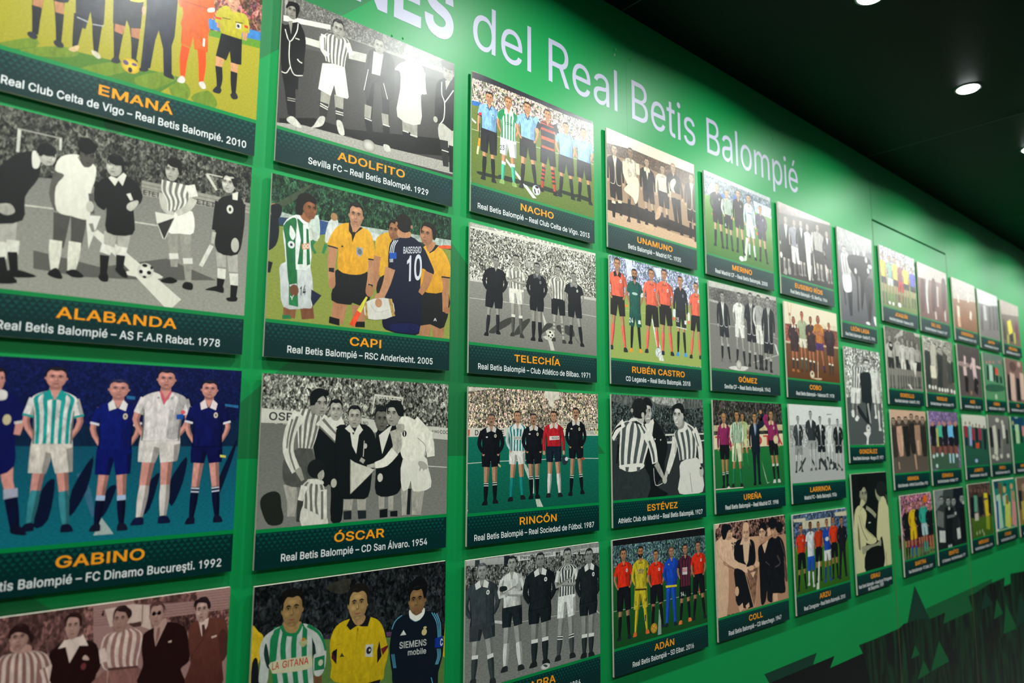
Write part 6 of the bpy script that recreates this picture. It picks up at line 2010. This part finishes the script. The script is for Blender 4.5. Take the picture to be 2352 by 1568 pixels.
# ------------------------------------------------------------------ the room
WALL = 0.010                                   # wall face lies this far behind the board fronts (metres)
def sheet(name, poly, y0, y1, mat, parent=None):
    """upright slab from an outline in wall coordinates, between depths y0 (front) and y1 (back)"""
    n = len(poly); V = []
    for y in (y0, y1):
        for p in poly: q = W(*p); V.append((q[0], y, q[2]))
    F = [tuple(range(n)), tuple(range(2 * n - 1, n - 1, -1))] + [(i, (i + 1) % n, n + (i + 1) % n, n + i) for i in range(n)]
    return mesh_obj(name, V, F, mat, parent)
def wall_material():
    t = NT('green_wall_film')
    t.b.inputs['Roughness'].default_value = 0.42
    t.b.inputs['Specular IOR Level'].default_value = 0.36
    tc = t.n('ShaderNodeTexCoord')
    nz = t.n('ShaderNodeTexNoise', i_Scale=3.0, i_Detail=5.0); t.l(tc.outputs['Object'], nz.inputs['Vector'])
    t.l(t.mix('MIX', nz.outputs[0], hexc(GREEN_A), hexc(GREEN_B)), t.b.inputs['Base Color'])
    bp = t.n('ShaderNodeBump', i_Strength=0.25, i_Distance=0.0005)
    n2 = t.n('ShaderNodeTexNoise', i_Scale=700.0, i_Detail=2.0); t.l(tc.outputs['Object'], n2.inputs['Vector'])
    t.l(n2.outputs[0], bp.inputs['Height']); t.l(bp.outputs[0], t.b.inputs['Normal'])
    return t.m
GREEN_A, GREEN_B = '008641', '009149'
M_WALL = wall_material()
M_FACET = simple('dark_green_print', '006c35', 0.42, 0.5, noise=0.05, nscale=5, bump=0.2)
M_TEAL = simple('teal_print', '003424', 0.42, 0.5, noise=0.08, nscale=5, bump=0.2)
M_BAND2 = simple('mid_green_print', '005a2c', 0.42, 0.5, noise=0.05, nscale=5, bump=0.2)
M_BLACK = simple('black_print', '030806', 0.42, 0.4, noise=0.1)
M_NIGHT = NT('night_crowd_print')
def night():
    t = M_NIGHT
    t.b.inputs['Roughness'].default_value = 0.36
    tc = t.n('ShaderNodeTexCoord'); mp = t.n('ShaderNodeMapping'); mp.inputs['Scale'].default_value = (6.0, 0, 1.3)
    t.l(tc.outputs['Object'], mp.inputs['Vector'])
    nz = t.n('ShaderNodeTexNoise', i_Scale=3.0, i_Detail=5.0, i_Distortion=1.2); t.l(mp.outputs[0], nz.inputs['Vector'])
    r = t.n('ShaderNodeValToRGB'); t.l(nz.outputs[0], r.inputs[0])
    r.color_ramp.elements[0].position = .42; r.color_ramp.elements[0].color = hexc('010806') + (1,)
    r.color_ramp.elements[1].position = .72; r.color_ramp.elements[1].color = hexc('06401f') + (1,)
    t.l(r.outputs[0], t.b.inputs['Base Color'])
night(); M_NIGHT = M_NIGHT.m
M_DARK = simple('dark_gap', '14120c', 0.8, 0.2)
M_CEIL = simple('dark_ceiling_paint', '021c15', 0.5, 0.12, noise=0.25, nscale=1.5, bump=0.15)
M_JOINT = simple('ceiling_joint', '3a5446', 0.5, 0.5)
M_FLOOR = simple('dark_grey_floor', '3a3c3a', 0.5, 0.4, noise=0.2, nscale=4)
M_STEEL = simple('lamp_ring', '8a8c8a', 0.35, 0.5, 0.9)
M_STRIP = simple('brown_edge_strip', '5c5430', 0.6, 0.4)
M_BRONZE = simple('lock_metal', '6a5c40', 0.35, 0.5, 0.8)
XL, XR, FL = -4.2, 23.0, 1.1516 + EYE / S
CEIL = -1.80
DL, DR, DT = 5.362, 7.530, -1.112             # door leaf, in the flush wall
G = 0.0042
wall = mesh_obj('wall_left', *box_data((XL * S, 0.030, 0), (XR * S, 0.12, W(0, CEIL)[2])), M_DARK); tag(wall, kind='structure')
g = G
sheet('wall_panel', [(XL, CEIL), (1.37 - .0006, CEIL), (1.37 - .0006, FL), (XL, FL)], WALL, 0.0301, M_WALL, wall)
sheet('wall_panel', [(1.37 + .0006, CEIL), (DL - g, CEIL), (DL - g, FL), (1.37 + .0006, FL)], WALL, 0.0301, M_WALL, wall)
sheet('wall_panel', [(DL + g, CEIL), (9.2994, CEIL), (9.2994, FL), (DR + g, FL), (DR + g, DT - .022), (DL + g, DT - .022)], WALL, 0.0301, M_WALL, wall)
sheet('wall_panel', [(9.3006, CEIL), (13.2 - g, CEIL), (13.2 - g, FL), (9.3006, FL)], WALL, 0.0301, M_WALL, wall)
sheet('wall_panel', [(13.2 + g, CEIL), (XR, CEIL), (XR, FL), (13.2 + g, FL)], WALL, 0.0301, M_WALL, wall)
door = sheet('door_1', [(DL + g, DT), (DR - g, DT), (DR - g, FL - .02), (DL + g, FL - .02)], WALL, 0.0299, M_WALL); tag(door, kind='structure')
for xx in (DL, DR):
    V, F = box_data(W(xx - .0041, FL, -WALL - .0035), W(xx + .0041, DT, -WALL + .0006)); mesh_obj('edge_strip', V, F, M_STRIP, door)
V, F = box_data(W(5.512, 2.262, -WALL + .0015), W(5.560, 2.134, -WALL)); mesh_obj('lock_plate', V, F, M_BRONZE, door)
V, F = box_data(W(5.528, 2.205, -WALL + .0022), W(5.545, 2.165, -WALL + .0014)); mesh_obj('keyhole', V, F, M_DARK, door)
# small bubbles under the wall film
for x, y, r in ((1.248, -1.461, 8), (1.262, -1.50, 6), (1.420, -1.463, 4), (3.346, -1.470, 5), (-.44, -.904, 2.2), (-.506, -.893, 2), (3.36, -1.44, 4)):
    V = [(0, -.0018, 0)]; F = []
    for j, (k, h) in enumerate(((.5, .0014), (1.0, 0))):
        for i in range(12):
            a = math.pi * i / 6; V.append((math.cos(a) * r * k * .001, -h, math.sin(a) * r * k * .0014))
    F = [(0, 1 + i, 1 + (i + 1) % 12) for i in range(12)] + [(1 + i, 13 + i, 13 + (i + 1) % 12, 1 + (i + 1) % 12) for i in range(12)]
    o = mesh_obj('film_bubble', V, F, M_WALL, wall, smooth=True); q = W(x, y); o.location = (q[0], WALL, q[2])
# printed wall artwork: angular facets and a dark crowd picture low down
def art(name, poly, mat, lv=1):
    V = []
    for p in poly: q = W(*p); V.append((q[0], WALL - 0.00012 * lv, q[2]))
    return mesh_obj(name, V, [tuple(range(len(V)))], mat, wall)
art('printed_facet', [(-1.75, .02), (-.626, -1.04), (-.1, -1.53), (-2.2, -1.53)], M_FACET)
art('printed_facet', [(-.16, .08), (1.095, 1.258), (-1.44, 1.248)], M_FACET)
art('printed_facet', [(-1.872, 1.702), (-1.3, 2.2), (-2.8, 2.2), (-2.8, 1.1)], M_FACET)
GL, GR_ = DL + g, DL - g
def split(poly, cuts):
    """cut an outline into pieces between vertical joints so that the print does not bridge them"""
    out = []
    def half(pts, x, keep):
        r = []
        for i in range(len(pts)):
            p, q = pts[i], pts[(i + 1) % len(pts)]
            a, b = (p[0] - x) * keep >= 0, (q[0] - x) * keep >= 0
            if a: r.append(p)
            if a != b: k = (x - p[0]) / (q[0] - p[0]); r.append((x, p[1] + k * (q[1] - p[1])))
        return r
    edges = [XL] + cuts + [XR]
    for a, b in zip(edges[:-1], edges[1:]):
        q = half(half(poly, a + g, 1), b - g, -1)
        if len(q) > 2: out.append(q)
    return out
CUT = [DL, DR, 9.30, 13.2]
night_poly = [(2.926, 3.0), (3.997, 3.006), (3.909, 3.087), (4.55, 3.088), (4.48, 3.004), (4.80, 3.011), (5.38, 3.01), (5.50, 2.986), (5.84, 3.0), (6.22, 3.05), (6.633, 3.051), (6.559, 3.158), (7.521, 3.16), (7.405, 2.984),
              (7.644, 2.985), (8.10, 2.95), (8.80, 2.945), (8.758, 3.05), (9.04, 3.05), (9.06, 2.93), (9.7, 2.97), (10.6, 2.95), (10.7, 3.1), (11.6, 3.0), (12.6, 2.98), (14, 3.0), (16.9, 3.0), (16.9, 4.8), (4.75, 4.8)]
for poly, mat, lv in (([(6.10, 2.93), (8.3, 2.90), (8.3, 3.2), (6.25, 3.2)], M_BAND2, 1), ([(2.859, 2.923), (3.689, 2.923), (3.617, 3.003), (2.926, 3.0)], M_TEAL, 2),
                      (night_poly, M_NIGHT, 3), ([(5.837, 2.661), (6.398, 3.283), (6.05, 3.62), (5.845, 3.352), (5.405, 3.25)], M_TEAL, 2), ([(2.95, 3.003), (3.997, 3.006), (3.909, 3.087), (4.55, 3.088), (5.0, 4.2), (4.15, 4.2)], M_BLACK, 4),
                      ([(5.747, 3.235), (5.847, 3.341), (5.624, 3.342)], M_BAND2, 4), ([(6.394, 3.305), (6.646, 3.561), (6.115, 3.559)], M_BAND2, 4), ([(5.939, 3.419), (6.082, 3.564), (5.745, 3.566)], M_BAND2, 4),
                      ([(8.765, 3.263), (9.151, 3.634), (8.572, 3.606)], M_BAND2, 4), ([(8.419, 3.158), (8.617, 3.366), (8.247, 3.377)], M_BAND2, 4), ([(9.4, 3.2), (9.8, 3.6), (9.1, 3.62)], M_TEAL, 4), ([(8.0, 3.0), (8.25, 3.2), (7.8, 3.2)], M_TEAL, 4)):
    for q in split(poly, CUT): art('printed_artwork', q, mat, lv)
# ceiling in large sheets with fine joints, floor
zc = W(0, CEIL)[2]
ceiling = mesh_obj('ceiling', *box_data((XL * S, -2.6, zc + .014), (XR * S, 0.12, zc + .06)), M_DARK); tag(ceiling, kind='structure')
xs = [XL, 1.33, 5.31, 9.02, 12.85, 16.7, XR]
for a, b in zip(xs[:-1], xs[1:]):
    for d0, d1 in ((-2.59, -1.33), (-1.325, WALL)):
        mesh_obj('ceiling_panel', *box_data((a * S + .0012, d0, zc), (b * S - .0012, d1, zc + .0142)), M_CEIL, ceiling)
for x in xs[1:-1]: mesh_obj('ceiling_joint', *box_data((x * S - .0022, -2.59, zc - .0010), (x * S + .0022, WALL, zc + .012)), M_JOINT, ceiling)
floor = mesh_obj('floor', *box_data((XL * S, -2.6, -.05), (XR * S, WALL, 0)), M_FLOOR); tag(floor, kind='structure')

# ------------------------------------------------------------------ downlights, with the added fill row
def emitter():
    t = NT('lamp_diffuser'); t.b.inputs['Base Color'].default_value = (.9, .9, .9, 1)
    t.b.inputs['Emission Color'].default_value = (0.90, 1.0, 0.97, 1); t.b.inputs['Emission Strength'].default_value = GLOW
    return t.m
GLOW = 45.0
M_EMIT = emitter()
def disc_mesh(name, rings, mat, n=28):
    V = []; F = []
    for r, z in rings:
        for i in range(n): a = 2 * math.pi * i / n; V.append((r * math.cos(a), r * math.sin(a), z))
    for k in range(len(rings) - 1):
        for i in range(n): F.append((k * n + i, k * n + (i + 1) % n, (k + 1) * n + (i + 1) % n, (k + 1) * n + i))
    if rings[-1][0] < .012: F.append(tuple((len(rings) - 1) * n + i for i in range(n)))
    me = bpy.data.meshes.new(name); me.from_pydata(V, [], F); me.materials.append(mat)
    me.polygons.foreach_set('use_smooth', [True] * len(me.polygons)); return me
ring_me = disc_mesh('trim_ring', [(.048, 0), (.047, -.003), (.040, -.004), (.0385, -.001), (.0385, .0)], M_STEEL)
diff_me = disc_mesh('diffuser', [(.0385, -.0005), (.035, -.0075), (.022, -.0105), (.010, -.0115)], M_EMIT)
LAMPLAB = {3: 'recessed round ceiling downlight cut by the top edge of the photo', 4: 'recessed round ceiling downlight shining fully in view at upper right', 5: 'recessed round ceiling downlight cut by the right edge of the photo'}
BEAM = 165.0
for k, (x, d, pw) in enumerate(LAMPS):
    e = bpy.data.objects.new('downlight', None); COL.objects.link(e); e.location = (x * S, -d * S, zc); e.empty_display_size = .05
    tag(e, LAMPLAB.get(k, 'recessed round ceiling downlight out of view, %s in the %s' % ('first second third fourth fifth sixth seventh eighth ninth tenth eleventh twelfth last'.split()[k % 13], 'row along the green wall' if k < 13 else 'added fill row across the corridor')), 'ceiling lamp', 'downlights in a row along the green wall')
    for nm, me in (('trim_ring', ring_me), ('diffuser', diff_me)):
        o = bpy.data.objects.new(nm, me); COL.objects.link(o); o.parent = e; o.scale = (.86, .86, .8)
    L = bpy.data.lights.new('lamp_beam', 'AREA'); L.energy = pw; L.shape = 'DISK'; L.size = .07; L.spread = math.radians(BEAM)
    L.color = (0.95, 1.0, 0.96)
    lo = bpy.data.objects.new('lamp_beam', L); COL.objects.link(lo); lo.parent = e; lo.location = (0, 0, -.014)

# ------------------------------------------------------------------ title lettering on the wall
title = bpy.data.objects.new('wall_lettering', None); COL.objects.link(title); q = W(-.74, -1.04); title.location = (q[0], WALL, q[2])
tag(title, 'large pale sans serif title lettering running along the top of the green wall', 'lettering')
def word(st, x0, x1, base, cap, weight, mat):
    Wd = text_geo(st, weight, 6)[2]; sx = (x1 - x0) * S / Wd; sy = cap * S / .5087
    for i, c in enumerate(st):
        V, F, w, _ = text_geo(c, weight, 6)
        right_ = text_geo(st[:i + 1], weight, 6)[2]
        q = W(x0, base)
        pts = [(q[0] - title.location.x + (right_ - w + v[0]) * sx, -.0004, q[2] - title.location.z + v[1] * sy) for v in V]
        n = len(pts); pts2 = pts + [(a, .0, b) for a, _, b in pts]
        # thin vinyl: front face plus rim
        ed = {}
        for f in F:
            for a, b in zip(f, f[1:] + f[:1]): ed[(a, b)] = ed.get((a, b), 0) + 1
        rim = [(a, b, b + n, a + n) for (a, b) in ed if (b, a) not in ed]
        o = mesh_obj('letter', pts2, list(F) + rim, mat, title)
word('NES', -.745, -.115, -1.018, .287, 0.03, M_TITLE)
word('del', .022, .470, -1.038, .283, 0.0, M_TITLE)
word('Real', .619, 1.270, -1.038, .283, 0.0, M_TITLE)
word('Betis', 1.425, 2.177, -1.038, .285, 0.0, M_TITLE)
word('Balompié', 2.334, 3.772, -1.040, .287, 0.0, M_TITLE)

# ------------------------------------------------------------------ hang the boards
tri_cache = {}
def triangles(w):
    k = round(w, 2)
    if k in tri_cache: return tri_cache[k]
    V = []; F = []; p = 24.0; n = int(k * 1000 / p)
    for r in range(6):
        y = 3 + r * 16.5; a = (11.0, 10.4, 9.2, 7.4, 5.2, 3.0)[r]
        for i in range(n):
            x = p * (i + .5 + .5 * (r % 2))
            if x + a > k * 1000: continue
            b = len(V); V += [((x - a) * S / 1000, 0, -y * S / 1000), ((x + a) * S / 1000, 0, -y * S / 1000), (x * S / 1000, 0, -(y + a * 1.3) * S / 1000)]; F.append((b, b + 1, b + 2))
    me = bpy.data.meshes.new('triangle_pattern'); me.from_pydata(V, [], F); me.materials.append(M_TRI)
    tri_cache[k] = me; return me
def quad(name, u0, v0, u1, v1, y, mat, parent):
    k = S / 1000
    return mesh_obj(name, [(u0 * k, y, -v0 * k), (u1 * k, y, -v0 * k), (u1 * k, y, -v1 * k), (u0 * k, y, -v1 * k)], [(0, 1, 2, 3)], mat, parent)
def caption(name, st, uc, v, cap, wk, weight, mat, parent, label, maxw):
    V, F, w, _ = text_geo(st, weight, 3)
    sx = wk; 
    if w * sx > maxw: sx = maxw / w
    k = S / 1000; sy = cap / .5087
    o = mesh_obj(name, [((uc - w * sx / 2 + p[0] * sx) * k, -.0006, -(v - p[1] * sy) * k) for p in V], F, mat, parent)
    o['label'] = label
NAME_W = 363 / text_geo('TELECHÍA', .016, 3)[2]
SUB_W = 878 / text_geo('Real Betis Balompié – Club Atlético de Bilbao. 1971', .009, 3)[2]
for name, sub, lab, x0, x1, y0, y1, prog in BOARDS:
    w = (x1 - x0) * 1000; h = (y1 - y0) * 1000
    if h < 900 : ph = h * (650 / 815.0) if h < 830 else h - 165
    else: ph = h - (187 if '|' in sub else 165)
    b = bpy.data.objects.new('picture_board', None); COL.objects.link(b); b.location = W(x0, y0); b.empty_display_size = .05
    tag(b, lab, 'picture', 'captioned photo boards mounted in rows on the green wall')
    k = S / 1000
    mesh_obj('backing_board', *box_data((0, 0, -h * k), (w * k, .005, 0)), M_FOAM, b)
    mesh_obj('mounting_pad', *box_data((60 * k, .0048, -(h - 60) * k), ((w - 60) * k, WALL + .0002, -60 * k)), M_DARK, b)
    kk = ph / 650.0
    PH = ph
    pr = Print(w); play(pr, prog); pr.build('photo_print', b)
    quad('caption_line', 0, ph, w, ph + 16 * kk, -.0002, M_LINE, b)
    quad('caption_strip', 0, ph + 16 * kk, w, h, -.0002, M_BAND, b)
    t = bpy.data.objects.new('triangle_pattern', triangles(w / 1000)); COL.objects.link(t); t.parent = b; t.location = (0, -.0004, -(ph + 17 * kk) * k); t['kind'] = 'stuff'
    if name:
        lines = sub.split('|'); up = 26 if len(lines) > 1 else 0
        caption('name_lettering', name, w / 2, h - 83 - up, 38, NAME_W, .016, M_ORANGE, b, 'orange capital lettering', w * .85)
        for i, ln in enumerate(lines):
            caption('match_lettering', ln, w / 2, h - 25 - up + i * 38, 30, SUB_W, .009, M_WHITE, b, 'small white lettering', w * .92)
